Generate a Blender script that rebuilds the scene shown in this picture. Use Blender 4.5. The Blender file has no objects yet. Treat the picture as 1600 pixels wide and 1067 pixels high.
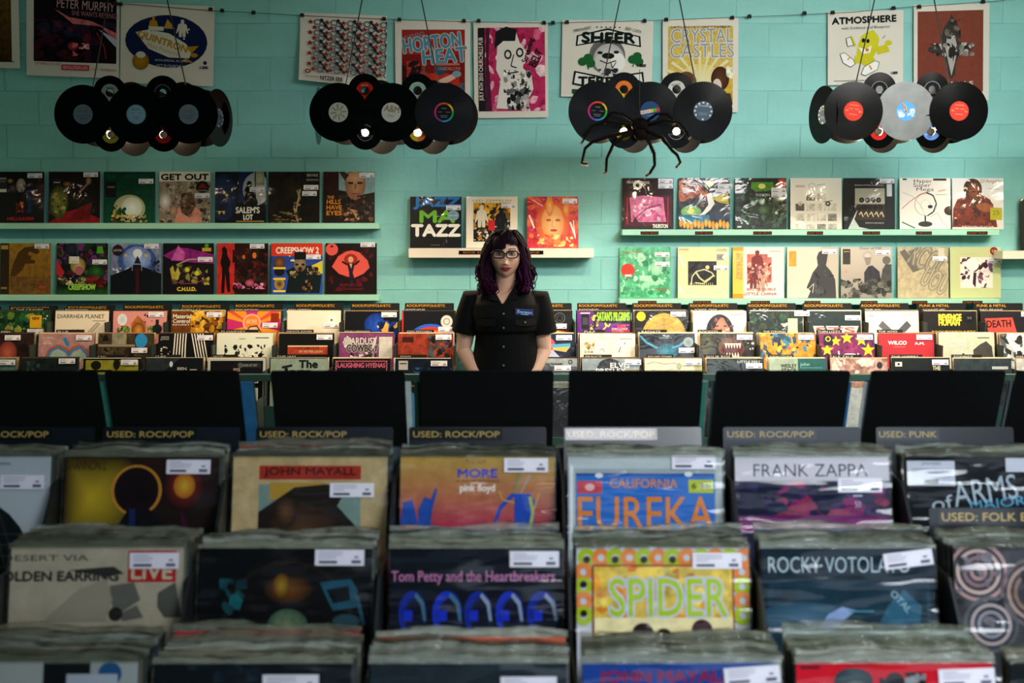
import bpy, bmesh, math, random
from mathutils import Vector, Matrix
R = math.radians
S = bpy.context.scene
C = S.collection
# ---------------------------------------------------------------- camera
FPX = 2000.0; PITCH = math.atan(188.5 / FPX); CAMZ = 1.65
cam_d = bpy.data.cameras.new('camera'); cam = bpy.data.objects.new('camera', cam_d); C.objects.link(cam)
cam.location = (0, 0, CAMZ); cam.rotation_euler = (math.pi / 2 - PITCH, 0, 0)
cam_d.sensor_width = 36; cam_d.lens = 36 * FPX / 1600; cam_d.clip_start = .05
cam_d.dof.use_dof = True; cam_d.dof.focus_distance = 6.35; cam_d.dof.aperture_fstop = 4.6; cam_d.dof.aperture_blades = 9
S.camera = cam
SP, CP = math.sin(PITCH), math.cos(PITCH)
def at(px, py, Y):
    """the point of the plane y = Y that the pixel shows"""
    u = (px - 800) / FPX; v = (533.5 - py) / FPX
    dy = CP + v * SP; dz = -SP + v * CP
    t = Y / dy
    return Vector((u * t, Y, CAMZ + dz * t))
# ---------------------------------------------------------------- light
w = bpy.data.worlds.new('world'); S.world = w; w.use_nodes = True
w.node_tree.nodes['Background'].inputs[0].default_value = (.55, .75, 1, 1)
w.node_tree.nodes['Background'].inputs[1].default_value = .25
def area(name, loc, target, sx, sy, power, col):
    l = bpy.data.lights.new(name, 'AREA'); l.shape = 'RECTANGLE'; l.size = sx; l.size_y = sy; l.energy = power; l.color = col
    o = bpy.data.objects.new(name, l); C.objects.link(o); o.location = loc
    o.rotation_euler = (Vector(target) - Vector(loc)).to_track_quat('-Z', 'Y').to_euler(); return o
WARM = (1.0, .77, .50)
area('window_daylight', (1.4, -2.75, 2.1), (1.0, 4, 1.6), 3.2, 1.7, 24, (.74, .86, 1.0))
area('shop_ceiling_panel', (1.9, -.4, 3.5), (.7, 2.35, 1.0), 1.8, 1.6, 34, (.86, .94, 1.0)).data.spread = R(68)  # unseen fill light, added to brighten the front bins from above
area('strip_light', (.56, -1.2, 3.3), (.3, 2.84, 1.18), .60, .16, 5, (.9, .93, 1.0))  # added out of view only to throw glare on a lettered card
area('middle_ceiling_panel', (2.6, 3.0, 3.5), (1.3, 7.8, 1.25), 1.8, .7, 42, (1.0, .97, .92)).data.spread = R(66)  # added frontal fill for the woman and shelf covers, no real fitting
area('rear_ceiling_panel', (3.2, 5.3, 3.55), (2.0, 7.6, 1.2), 2.0, .6, 24, (.92, .98, .96)).data.spread = R(110)  # added light that brightens the right of the block wall, no real fitting
LAMP_POWER = 46.0
S.view_settings.view_transform = 'Standard'; S.view_settings.look = 'None'
S.view_settings.exposure = 0.17; S.view_settings.gamma = 1.0
try: S.view_settings.use_curve_mapping = False
except Exception: pass
# ---------------------------------------------------------------- materials
def hexc(h, a=1.0):
    if isinstance(h, tuple): return h
    h = h.lstrip('#')
    if len(h) == 3: h = ''.join(c * 2 for c in h)
    v = [int(h[i:i + 2], 16) / 255 for i in (0, 2, 4)]
    v = [(x / 12.92 if x <= .04045 else ((x + .055) / 1.055) ** 2.4) for x in v]
    return (v[0], v[1], v[2], a)
def mat(name, col, rough=.5, metal=0, coat=0, spec=.5, bump=0, bscale=60, var=0, vscale=4, emit=None, es=0, objcol=False, attr=False, sheen=0):
    m = bpy.data.materials.new(name); m.use_nodes = True
    n = m.node_tree.nodes; L = m.node_tree.links; b = n['Principled BSDF']
    c = hexc(col)
    b.inputs['Base Color'].default_value = c; b.inputs['Roughness'].default_value = rough; b.inputs['Metallic'].default_value = metal
    b.inputs['Coat Weight'].default_value = coat; b.inputs['Coat Roughness'].default_value = .08
    b.inputs['Specular IOR Level'].default_value = spec
    if sheen: b.inputs['Sheen Weight'].default_value = sheen
    tc = n.new('ShaderNodeTexCoord'); src = None
    if objcol:
        oi = n.new('ShaderNodeObjectInfo'); src = oi.outputs['Color']
    if attr:
        at_ = n.new('ShaderNodeAttribute'); at_.attribute_name = 'Col'; src = at_.outputs['Color']
    if var:
        nz = n.new('ShaderNodeTexNoise'); nz.inputs['Scale'].default_value = vscale; nz.inputs['Detail'].default_value = 6
        L.new(tc.outputs['Object'], nz.inputs['Vector'])
        mr = n.new('ShaderNodeMapRange'); mr.inputs['From Min'].default_value = .3; mr.inputs['From Max'].default_value = .7
        mr.inputs['To Min'].default_value = 1 - var; mr.inputs['To Max'].default_value = 1 + var
        L.new(nz.outputs['Fac'], mr.inputs['Value'])
        mx = n.new('ShaderNodeMix'); mx.data_type = 'RGBA'; mx.blend_type = 'MULTIPLY'; mx.inputs[0].default_value = 1
        if src: L.new(src, mx.inputs[6])
        else: mx.inputs[6].default_value = c
        L.new(mr.outputs[0], mx.inputs[7]); src = mx.outputs[2]
    if src: L.new(src, b.inputs['Base Color'])
    if bump:
        nb = n.new('ShaderNodeTexNoise'); nb.inputs['Scale'].default_value = bscale; nb.inputs['Detail'].default_value = 4
        L.new(tc.outputs['Object'], nb.inputs['Vector'])
        bp = n.new('ShaderNodeBump'); bp.inputs['Strength'].default_value = bump; bp.inputs['Distance'].default_value = .004
        L.new(nb.outputs['Fac'], bp.inputs['Height']); L.new(bp.outputs[0], b.inputs['Normal'])
    if emit: b.inputs['Emission Color'].default_value = hexc(emit); b.inputs['Emission Strength'].default_value = es
    return m
def print_mat(name, rough, coat, wrinkle, wscale=7, sp=.25):
    """printed paper: colour from the mesh, the alpha of the colour tells how mottled the ink is"""
    m = mat(name, 'fff', rough, coat=coat, spec=sp); n = m.node_tree.nodes; L = m.node_tree.links; b = n['Principled BSDF']
    a = n.new('ShaderNodeAttribute'); a.attribute_name = 'Col'; tc = n['Texture Coordinate']
    nz = n.new('ShaderNodeTexNoise'); nz.inputs['Scale'].default_value = 28; nz.inputs['Detail'].default_value = 8; nz.inputs['Roughness'].default_value = .65
    L.new(tc.outputs['Object'], nz.inputs['Vector'])
    mr = n.new('ShaderNodeMapRange'); mr.inputs['From Min'].default_value = .34; mr.inputs['From Max'].default_value = .66
    mr.inputs['To Min'].default_value = .15; mr.inputs['To Max'].default_value = 1.7; L.new(nz.outputs['Fac'], mr.inputs['Value'])
    mx = n.new('ShaderNodeMix'); mx.data_type = 'RGBA'; mx.blend_type = 'MULTIPLY'
    L.new(a.outputs['Alpha'], mx.inputs[0]); L.new(a.outputs['Color'], mx.inputs[6]); L.new(mr.outputs[0], mx.inputs[7])
    L.new(mx.outputs[2], b.inputs['Base Color'])
    if wrinkle:
        nb = n.new('ShaderNodeTexNoise'); nb.inputs['Scale'].default_value = wscale; nb.inputs['Detail'].default_value = 3; nb.inputs['Distortion'].default_value = .6
        L.new(tc.outputs['Object'], nb.inputs['Vector'])
        bp = n.new('ShaderNodeBump'); bp.inputs['Strength'].default_value = wrinkle; bp.inputs['Distance'].default_value = .02
        L.new(nb.outputs['Fac'], bp.inputs['Height']); L.new(bp.outputs[0], b.inputs['Coat Normal'])
    return m
def plastic_mat(name, opaque, tint, wrinkle, sc):
    m = bpy.data.materials.new(name); m.use_nodes = True; n = m.node_tree.nodes; L = m.node_tree.links
    b = n['Principled BSDF']; b.inputs['Base Color'].default_value = hexc(tint); b.inputs['Roughness'].default_value = .1; b.inputs['IOR'].default_value = 1.6
    out = n['Material Output']; tr = n.new('ShaderNodeBsdfTransparent'); mx = n.new('ShaderNodeMixShader')
    tc = n.new('ShaderNodeTexCoord'); nb = n.new('ShaderNodeTexNoise'); nb.inputs['Scale'].default_value = sc; nb.inputs['Detail'].default_value = 3
    mp = n.new('ShaderNodeMapping'); mp.inputs['Scale'].default_value = (.5, 1, 2.2)
    L.new(tc.outputs['Object'], mp.inputs[0]); L.new(mp.outputs[0], nb.inputs['Vector'])
    bp = n.new('ShaderNodeBump'); bp.inputs['Strength'].default_value = wrinkle; bp.inputs['Distance'].default_value = .03
    L.new(nb.outputs['Fac'], bp.inputs['Height']); L.new(bp.outputs[0], b.inputs['Normal'])
    mx.inputs[0].default_value = opaque
    L.new(tr.outputs[0], mx.inputs[1]); L.new(b.outputs[0], mx.inputs[2]); L.new(mx.outputs[0], out.inputs[0])
    return m
M = {}
M['wall'] = mat('painted_block', '86c9c4', .6, bump=.5, bscale=30, var=.09, vscale=3)
M['ceil'] = mat('ceiling_paint', 'b9c4bd', .8, var=.05)
M['floor'] = mat('floor_concrete', '5a5650', .4, var=.2, vscale=2, bump=.1)
M['shelf'] = mat('shelf_paint', '9fd6c0', .4, var=.04, bump=.05)
M['shelfwhite'] = mat('white_shelf_paint', 'e6dccb', .4, var=.03)
M['teal_wood'] = mat('teal_rack_paint', '24473f', .5, var=.1, bump=.1)
M['black_wood'] = mat('black_rack_paint', '15181a', .5, var=.2, bump=.1)
M['board'] = mat('black_board_card', '0b0e0c', .62, spec=.25, var=.1)
M['dark_wood'] = mat('dark_partition', '1c2824', .6, var=.2)
M['strip'] = print_mat('glossy_lettering_tape', .3, 1.0, 0)
M['card'] = mat('glossy_divider_plastic', '141821', .22, spec=.6)
M['print'] = print_mat('shrink_wrapped_print', .4, .3, .3, sp=.15)
M['matteprint'] = print_mat('poster_ink', .8, 0, 0, sp=.1)
M['usedprint'] = print_mat('worn_sleeve_print', .6, 0, 0, sp=.08)
M['paper'] = mat('poster_paper', 'dcd6cc', .75, var=.03)
M['jacket'] = mat('record_jacket', 'fff', .55, objcol=True, var=.15, vscale=40)
def clear_mat():
    m = bpy.data.materials.new('clear_poly_sleeve'); m.use_nodes = True; n = m.node_tree.nodes; L = m.node_tree.links
    n.remove(n['Principled BSDF']); gl = n.new('ShaderNodeBsdfGlossy'); gl.inputs['Roughness'].default_value = .1; tr = n.new('ShaderNodeBsdfTransparent')
    fr_ = n.new('ShaderNodeFresnel'); fr_.inputs['IOR'].default_value = 1.38; mx = n.new('ShaderNodeMixShader')
    tc = n.new('ShaderNodeTexCoord'); nb = n.new('ShaderNodeTexNoise'); nb.inputs['Scale'].default_value = 6; nb.inputs['Detail'].default_value = 2
    mp = n.new('ShaderNodeMapping'); mp.inputs['Scale'].default_value = (.6, 1, 2.4); L.new(tc.outputs['Object'], mp.inputs[0]); L.new(mp.outputs[0], nb.inputs['Vector'])
    bp = n.new('ShaderNodeBump'); bp.inputs['Strength'].default_value = .8; bp.inputs['Distance'].default_value = .03
    L.new(nb.outputs['Fac'], bp.inputs['Height']); L.new(bp.outputs[0], gl.inputs['Normal']); L.new(fr_.outputs[0], mx.inputs[0])
    L.new(tr.outputs[0], mx.inputs[1]); L.new(gl.outputs[0], mx.inputs[2]); L.new(mx.outputs[0], n['Material Output'].inputs[0]); return m
M['clear'] = clear_mat()
M['milky'] = plastic_mat('milky_poly_flap', .42, 'c2c5b0', 1.0, 26)
_n = M['milky'].node_tree; _o = _n.nodes.new('ShaderNodeObjectInfo'); _n.links.new(_o.outputs['Color'], _n.nodes['Principled BSDF'].inputs['Base Color'])
M['vinyl'] = mat('black_vinyl', '050505', .17, spec=.12)
M['greyvinyl'] = mat('grey_marbled_vinyl', '565c5a', .35, var=.3, vscale=12)
M['cord'] = mat('black_cord', '0a0b0b', .6)
M['metal'] = mat('dark_metal', '2a2c2c', .35, metal=.9)
M['chrome'] = mat('steel', '9a9d9c', .3, metal=1)
M['bulb'] = mat('lit_bulb_glass', '6a3210', .3, emit='ff8a3c', es=3)
# ---------------------------------------------------------------- helpers
def link(o, parent=None):
    C.objects.link(o)
    if parent: o.parent = parent
    return o
def tag(o, label=None, cat=None, group=None, kind=None):
    if label: o['label'] = label
    if cat: o['category'] = cat
    if group: o['group'] = group
    if kind: o['kind'] = kind
    return o
def empty(name, loc=(0, 0, 0), rot=(0, 0, 0)):
    o = bpy.data.objects.new(name, None); o.empty_display_size = .05; C.objects.link(o); o.location = loc; o.rotation_euler = rot; return o
class MB:
    """collects shapes with a material index, then links them as one mesh"""
    def __init__(s): s.v = []; s.f = []; s.mi = []; s.c = []; s.sm = []
    def add(s, vs, fs, mi=0, col=None, smooth=False):
        o = len(s.v); s.v += [tuple(p) for p in vs]; s.f += [tuple(i + o for i in f) for f in fs]
        s.mi += [mi] * len(fs); s.sm += [smooth] * len(fs); s.c += [col or (1, 1, 1, 1)] * len(vs)
        return s
    def box(s, x0, y0, z0, x1, y1, z1, mi=0, bev=0):
        if bev:
            bm = bmesh.new(); bmesh.ops.create_cube(bm, size=1)
            for v in bm.verts: v.co = Vector(((x0 + x1) / 2 + v.co.x * (x1 - x0), (y0 + y1) / 2 + v.co.y * (y1 - y0), (z0 + z1) / 2 + v.co.z * (z1 - z0)))
            bmesh.ops.bevel(bm, geom=bm.edges[:] , offset=bev, segments=1, affect='EDGES')
            bm.verts.index_update()
            s.add([v.co[:] for v in bm.verts], [[v.index for v in f.verts] for f in bm.faces], mi); bm.free(); return s
        vs = [(x, y, z) for x in (x0, x1) for y in (y0, y1) for z in (z0, z1)]
        return s.add(vs, [(0, 1, 3, 2), (4, 6, 7, 5), (0, 4, 5, 1), (2, 3, 7, 6), (0, 2, 6, 4), (1, 5, 7, 3)], mi)
    def tube(s, pts, rad, n=8, mi=0, col=None, cap=True):
        pts = [Vector(p) for p in pts]; rs = rad if isinstance(rad, (list, tuple)) else [rad] * len(pts)
        vs = []; fs = []; up = None
        for i, p in enumerate(pts):
            t = (pts[min(i + 1, len(pts) - 1)] - pts[max(i - 1, 0)])
            if t.length < 1e-9: t = Vector((0, 0, 1))
            t.normalize()
            if up is None:
                up = Vector((0, 0, 1)) if abs(t.z) < .9 else Vector((1, 0, 0))
            a = t.cross(up); a.normalize(); b = t.cross(a); up = -b
            for k in range(n):
                q = 2 * math.pi * k / n
                vs.append(p + (a * math.cos(q) + b * math.sin(q)) * rs[i])
        for i in range(len(pts) - 1):
            for k in range(n):
                fs.append((i * n + k, i * n + (k + 1) % n, (i + 1) * n + (k + 1) % n, (i + 1) * n + k))
        if cap: fs.append(tuple(range(n))[::-1]); fs.append(tuple((len(pts) - 1) * n + k for k in range(n)))
        return s.add(vs, fs, mi, col, True)
    def ball(s, c, r, n=14, m=8, mi=0, col=None):
        r = r if isinstance(r, (tuple, list)) else (r, r, r)
        vs = [(c[0], c[1], c[2] + r[2])]; fs = []
        for i in range(1, m):
            th = math.pi * i / m
            for k in range(n):
                ph = 2 * math.pi * k / n
                vs.append((c[0] + r[0] * math.sin(th) * math.cos(ph), c[1] + r[1] * math.sin(th) * math.sin(ph), c[2] + r[2] * math.cos(th)))
        vs.append((c[0], c[1], c[2] - r[2])); e = len(vs) - 1
        for k in range(n): fs.append((0, 1 + k, 1 + (k + 1) % n)); fs.append((e, 1 + (m - 2) * n + (k + 1) % n, 1 + (m - 2) * n + k))
        for i in range(m - 2):
            for k in range(n): fs.append((1 + i * n + k, 1 + (i + 1) * n + k, 1 + (i + 1) * n + (k + 1) % n, 1 + i * n + (k + 1) % n))
        return s.add(vs, fs, mi, col, True)
    def mesh(s, name, mats, colors=False):
        me = bpy.data.meshes.new(name); me.from_pydata(s.v, [], s.f)
        for m in (mats if isinstance(mats, (list, tuple)) else [mats]): me.materials.append(m)
        me.polygons.foreach_set('material_index', s.mi); me.polygons.foreach_set('use_smooth', s.sm)
        if colors:
            a = me.color_attributes.new('Col', 'FLOAT_COLOR', 'POINT'); a.data.foreach_set('color', [x for c in s.c for x in c])
        me.update(); return me
    def build(s, name, mats, parent=None, colors=False):
        return link(bpy.data.objects.new(name, s.mesh(name, mats, colors)), parent)
# ---- flat print: shapes on a 100 x 100 sheet, y runs down from the top edge
def r(x0, y0, x1, y1, c, c2=None, n=0): return ('r', x0, y0, x1, y1, c, None if isinstance(c2, (int, float)) else c2, c2 if isinstance(c2, (int, float)) else n)
def e(cx, cy, rx, ry, c, c2=None, n=0): return ('e', cx, cy, rx, ry, c, None if isinstance(c2, (int, float)) else c2, c2 if isinstance(c2, (int, float)) else n)
def p(pts, c, n=0, m=0): return ('p', pts, c, m if isinstance(n, str) else n)
def brief(s_, n=11):
    w_ = s_.replace(',', '').split()[:n]
    while w_[-1] in ('with', 'and', 'a', 'the', 'of', 'in', 'on', 'over', 'its', 'to', 'at', 'above', 'behind', 'between', 'left', 'right', 'large', 'big', 'white', 'grey', 'red', 'far', 'by', 'near', 'under', 'around', 'blue', 'green', 'lettered', 'reading', 'cut', 'black', 'dark', 'small', 'orange', 'pink', 'brown', 'yellow', 'purple', 'pale', 'third', 'lower', 'seen', 'from'): w_.pop()
    return ' '.join(w_)
def t(s_, cx, cy, w_, h_, c, b=0, rot=0, o=None, sh=0): return ('t', s_, cx, cy, w_, h_, c, b, rot, o, sh)
def b(x0, y0, x1, y1, cols, n, size, seed, flat=1.0): return ('b', x0, y0, x1, y1, cols.split(), n, size, seed, flat)
def l(pts, w_, c): return ('l', pts, w_, c)
def st(cx, cy, rad, c): return ('p', [(cx + (rad if k % 2 == 0 else rad * .42) * math.sin(k * math.pi / 5), cy - (rad if k % 2 == 0 else rad * .42) * math.cos(k * math.pi / 5)) for k in range(10)], c, 0)
def f(cx, y1, h, c): 
    k = h / 100
    return ('p', [(cx + x * k, y1 - y * k) for x, y in [(-16, 0), (-17, 40), (-26, 20), (-30, 24), (-20, 72), (-8, 78), (-6, 83), (-9, 88), (-8, 96), (0, 100), (8, 96), (9, 88), (6, 83), (8, 78), (20, 72), (30, 24), (26, 20), (17, 40), (16, 0), (3, 0), (0, 34), (-3, 0)]], c, 0)
def sec(a0, a1, c): return ('p', [(50, 50)] + [(50 + 50 * math.cos(R(a0 + (a1 - a0) * k / 10)), 50 + 50 * math.sin(R(a0 + (a1 - a0) * k / 10))) for k in range(11)], c, 0)
def ringp(cx, cy, r0, r1, c): return ('g', cx, cy, r0, r1, c)
_tc = {}
def text_polys(s_, bold):
    k = (s_, bold)
    if k not in _tc:
        cu = bpy.data.curves.new('tmp', 'FONT'); cu.body = s_; cu.resolution_u = 3; cu.offset = bold; cu.fill_mode = 'FRONT'
        ob = bpy.data.objects.new('tmp', cu); C.objects.link(ob)
        me = bpy.data.meshes.new_from_object(ob)
        vs = [(v.co.x, v.co.y) for v in me.vertices]; fs = [tuple(q.vertices) for q in me.polygons]
        bpy.data.objects.remove(ob); bpy.data.curves.remove(cu); bpy.data.meshes.remove(me)
        xs = [v[0] for v in vs] or [0, 1]; ys = [v[1] for v in vs] or [0, 1]
        x0, x1, y0, y1 = min(xs), max(xs), min(ys), max(ys)
        vs = [((x - x0) / max(x1 - x0, 1e-6), (y - y0) / max(y1 - y0, 1e-6)) for x, y in vs]
        _tc[k] = (vs, fs)
    return _tc[k]
def art_mesh(name, ops, W, H, material, lift=.0012, step=.00009, warp=None, grid=1):
    """sheet in the local XZ plane, facing -Y, lower left corner at (-W/2, 0)"""
    V = []; Fc = []; K = []; z = lift
    def put(pts, faces, cols):
        o = len(V)
        for (x, y) in pts:
            x = min(max(x, 0), 100); y = min(max(y, 0), 100)
            V.append(((x / 100 - .5) * W, -z, (1 - y / 100) * H))
        for q in faces: Fc.append(tuple(i + o for i in q))
        K.extend(cols)
    for op in ops:
        k = op[0]; z += step
        if k == 'r':
            _, x0, y0, x1, y1, c, c2, n = op; c = hexc(c, n); c2 = hexc(c2, n) if c2 else c
            g = grid if (x1 - x0) > 30 or grid > 1 else 1
            pts = [(x0 + (x1 - x0) * i / g, y1 + (y0 - y1) * j / g) for j in range(g + 1) for i in range(g + 1)]
            cols = [tuple(c[m] + (c2[m] - c[m]) * j / g for m in range(4)) for j in range(g + 1) for i in range(g + 1)]
            put(pts, [(j * (g + 1) + i, j * (g + 1) + i + 1, (j + 1) * (g + 1) + i + 1, (j + 1) * (g + 1) + i) for j in range(g) for i in range(g)], cols)
        elif k == 'e':
            _, cx, cy, rx, ry, c, c2, n = op; c = hexc(c, n); c2 = hexc(c2, n) if c2 else c; N = 28
            put([(cx, cy)] + [(cx + rx * math.cos(2 * math.pi * i / N), cy + ry * math.sin(2 * math.pi * i / N)) for i in range(N)],
                [(0, 1 + (i + 1) % N, 1 + i) for i in range(N)], [c] + [c2] * N)
        elif k == 'g':
            _, cx, cy, r0, r1, c = op; c = hexc(c, 0); N = 32
            put([(cx + q * math.cos(2 * math.pi * i / N), cy + q * math.sin(2 * math.pi * i / N)) for i in range(N) for q in (r0, r1)],
                [(2 * i, 2 * ((i + 1) % N), 2 * ((i + 1) % N) + 1, 2 * i + 1) for i in range(N)], [c] * (2 * N))
        elif k == 'p':
            _, pts, c, n = op; put(pts, [tuple(range(len(pts)))[::-1]], [hexc(c, n)] * len(pts))
        elif k == 'l':
            _, pts, w_, c = op; c = hexc(c, 0)
            for (ax, ay), (bx, by) in zip(pts[:-1], pts[1:]):
                d = math.hypot(bx - ax, by - ay) or 1; nx, ny = -(by - ay) / d * w_ / 2, (bx - ax) / d * w_ / 2
                put([(ax + nx, ay + ny), (bx + nx, by + ny), (bx - nx, by - ny), (ax - nx, ay - ny)], [(0, 1, 2, 3)], [c] * 4)
        elif k == 't':
            _, s_, cx, cy, w_, h_, c, bo, rot, o, sh = op
            vs, fs = text_polys(s_, -.006 if bo < 0 else 0); ca, sa = math.cos(R(rot)), math.sin(R(rot)); asp = W / H; nl = s_.count('x')
            d = max(0, bo) * 1.25 * h_; D8 = [(1, 0), (-1, 0), (0, 1), (0, -1), (.7, .7), (-.7, .7), (.7, -.7), (-.7, -.7)]
            lay = []
            if o: q = d + .055 * h_; lay += [(o, a_ * q / asp, b_ * q) for a_, b_ in D8]
            if d > .03: lay += [(c, a_ * d / asp, b_ * d) for a_, b_ in D8[:4]]
            lay += [(c, 0, 0)]
            for cc, ox, oy in lay:
                pts = []
                for x, y in vs:
                    X = (x - .5) * (w_ - 2 * d / asp); Y = (.5 - y) * (h_ - 2 * d); X -= Y * sh
                    pts.append((cx + ox + X * ca - Y * sa / asp, cy + oy + X * sa * asp + Y * ca))
                put(pts, fs, [hexc(cc, 0)] * len(pts)); z += step * (1 if cc is c and ox == 0 else .15)
        elif k == 'b':
            _, x0, y0, x1, y1, cols, n, size, seed, flat = op; rr = random.Random(seed)
            for i in range(n):
                cx = rr.uniform(x0, x1); cy = rr.uniform(y0, y1); s1 = size * rr.uniform(.35, 1.2); N = rr.choice((6, 7, 9)); a0 = rr.uniform(0, 3)
                el = rr.uniform(.35, 1); an = rr.uniform(0, math.pi) if flat == 1 else rr.uniform(-.3, .3)
                c = hexc(rr.choice(cols), .5)
                pts = []
                for m in range(N):
                    q = a0 + 2 * math.pi * m / N; ra = s1 * rr.uniform(.6, 1.1); X = ra * math.cos(q); Y = ra * math.sin(q) * el * flat
                    pts.append((min(max(cx + X * math.cos(an) - Y * math.sin(an), x0), x1), min(max(cy + X * math.sin(an) + Y * math.cos(an), y0), y1)))
                put(pts, [tuple(range(N))[::-1]], [c] * N); z += step * .12
    if warp: V = [warp(v) for v in V]
    me = bpy.data.meshes.new(name); me.from_pydata(V, [], Fc); me.materials.append(material)
    a = me.color_attributes.new('Col', 'FLOAT_COLOR', 'POINT'); a.data.foreach_set('color', [x for c in K for x in c]); me.update()
    return me
def art(name, ops, W, H, material, parent, **k): return link(bpy.data.objects.new(name, art_mesh(name, ops, W, H, material, **k)), parent)
STK = {}
def sticker_mesh(var):
    if var not in STK:
        if var == 'round': STK[var] = None
        rr = random.Random(var)
        ops = [r(0, 0, 100, 100, 'e9e6ee'), r(8, 70, 45, 86, '4b4c5c'), r(74, 66, 93, 86, '5c5d70')]
        for i in range(3): ops.append(r(8, 14 + 16 * i, rr.uniform(30, 62), 20 + 16 * i, 'b0b0bd'))
        ops += [r(80, 40, 88, 52, '777787')]
        STK[var] = art_mesh('price_sticker', ops, .09, .029, M['matteprint'], lift=.0004)
    return STK[var]
W_ = .315
_jm = {}
def jacket_mesh(th):
    if th not in _jm: _jm[th] = MB().box(-W_ / 2, 0, 0, W_ / 2, th, W_, 0, .0008).mesh('record_jacket', M['jacket'])
    return _jm[th]
def sleeve_mesh(kind, seed):
    """loose poly sleeve: a clear wavy front sheet, creased side and a milky flap above the jacket"""
    rr = random.Random(seed); mb = MB(); nx = 18; off = .0075 if kind == 'front' else .0012
    ph = [rr.uniform(0, 6) for _ in range(4)]
    hw = W_ / 2 + .003
    topz = lambda x: W_ + .012 + .005 * math.sin(9 * x + ph[0]) + .0028 * math.sin(38 * x + ph[1]) + rr.uniform(-.0012, .0012)
    zs = ([0.0, .08, .16, .24, W_ - .002] if kind == 'front' else [W_ - .05, W_ - .002])
    vs = []; fs = []
    for i in range(nx + 1):
        x = -hw + 2 * hw * i / nx
        for j, z_ in enumerate(zs):
            wv = .0008 * math.sin(14 * x + ph[2] + 5 * z_) + .0005 * math.sin(41 * x + ph[3] - 9 * z_)
            vs.append((x, -off - wv, z_))
    m = len(zs)
    for i in range(nx):
        for j in range(m - 1): fs.append((i * m + j, (i + 1) * m + j, (i + 1) * m + j + 1, i * m + j + 1))
    mb.add(vs, fs, 0, smooth=True)
    vs = []; fs = []
    for i in range(nx + 1):
        x = -hw + 2 * hw * i / nx; tz = topz(x); wob = .0012 * math.sin(31 * x + ph[3]) + .0008 * math.sin(60 * x + ph[0])
        vs += [(x, -off, W_ - .002), (x, -off * .5 - .0008 + wob, (W_ + tz) / 2 + .002), (x, .001 + wob, tz), (x, .0036, W_ - .004)]
    for i in range(nx):
        for j in range(3): fs.append((i * 4 + j, (i + 1) * 4 + j, (i + 1) * 4 + j + 1, i * 4 + j + 1))
    mb.add(vs, fs, 1, smooth=True)
    z0 = 0 if kind == 'front' else .1
    for sx in (-1, 1):
        mb.add([(sx * hw, -off, z0), (sx * (hw + .0005), .003, z0), (sx * (hw + .0005), .003, W_), (sx * hw, -off, W_)], [(0, 1, 2, 3)], 1)
    return mb.mesh('plastic_sleeve', [M['clear'], M['milky']])
_sl = {}
def get_sleeve(kind, v):
    if (kind, v) not in _sl: _sl[(kind, v)] = sleeve_mesh(kind, v + 11)
    return _sl[(kind, v)]
def record(loc, lean, yaw=0, col='222222', ops=None, stk=None, label=None, group=None, plastic=None, th=.004, printm='print', name='vinyl_record', roll=0, seed=0):
    o = bpy.data.objects.new(name, jacket_mesh(th)); C.objects.link(o)
    o.location = loc; o.rotation_euler = (-R(lean), R(roll), R(yaw)); o.color = hexc(col)
    tag(o, label, 'record', group)
    if ops: art('cover_art', ops, W_, W_, M[printm], o)
    if stk:
        for (sx, sy, rot) in (stk if isinstance(stk, list) else [stk]):
            s_ = link(bpy.data.objects.new('price_sticker', sticker_mesh(seed % 4)), o)
            s_.location = ((sx / 100 - .355) * W_, -.0052, (1 - sy / 100) * W_ - .0295); s_.rotation_euler = (0, R(rot), 0)
    if plastic: link(bpy.data.objects.new('plastic_sleeve', get_sleeve(plastic, seed % 5)), o).color = hexc(('5c6050', '8a8e78', 'a8ac96', '767c68', 'c4c8b6', '94907a', 'b4bcb0')[(seed * 7 + int(abs(loc[0]) * 900)) % 7])
    return o
# ---------------------------------------------------------------- setting
WY = 8.0
def struct(name, mb, m): return tag(mb.build(name, m), kind='structure')
struct('floor', MB().box(-4.6, -3, -.1, 4.6, 8.2, 0), M['floor'])
struct('ceiling', MB().box(-4.6, -3, 3.6, 4.6, 8.2, 3.7), M['ceil'])
struct('wall_left', MB().box(-4.75, -3, 0, -4.6, 8.2, 3.6), M['wall'])
struct('wall_right', MB().box(4.6, -3, 0, 4.75, 8.2, 3.6), M['wall'])
fw = MB().box(-4.6, -3.15, 0, 4.6, -3, .9).box(-4.6, -3.15, 3.1, 4.6, -3, 3.6).box(-4.6, -3.15, .9, -1.6, -3, 3.1).box(3.6, -3.15, .9, 4.6, -3, 3.1)
struct('wall_front', fw, M['wall'])
wn = struct('window_1', MB().box(-1.6, -3.1, .9, -1.54, -3.04, 3.1).box(3.54, -3.1, .9, 3.6, -3.04, 3.1).box(.97, -3.1, .9, 1.03, -3.04, 3.1).box(-1.6, -3.1, .9, 3.6, -3.04, .96).box(-1.6, -3.1, 3.04, 3.6, -3.04, 3.1), M['shelfwhite'])
wall = struct('wall_back', MB().box(-4.6, WY - .043, 0, 4.6, WY + .2, 3.6), M['wall'])
BW, BH = .4064, .2032
z0 = at(800, 248, WY).z - 6 * BH
blocks = []
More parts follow.
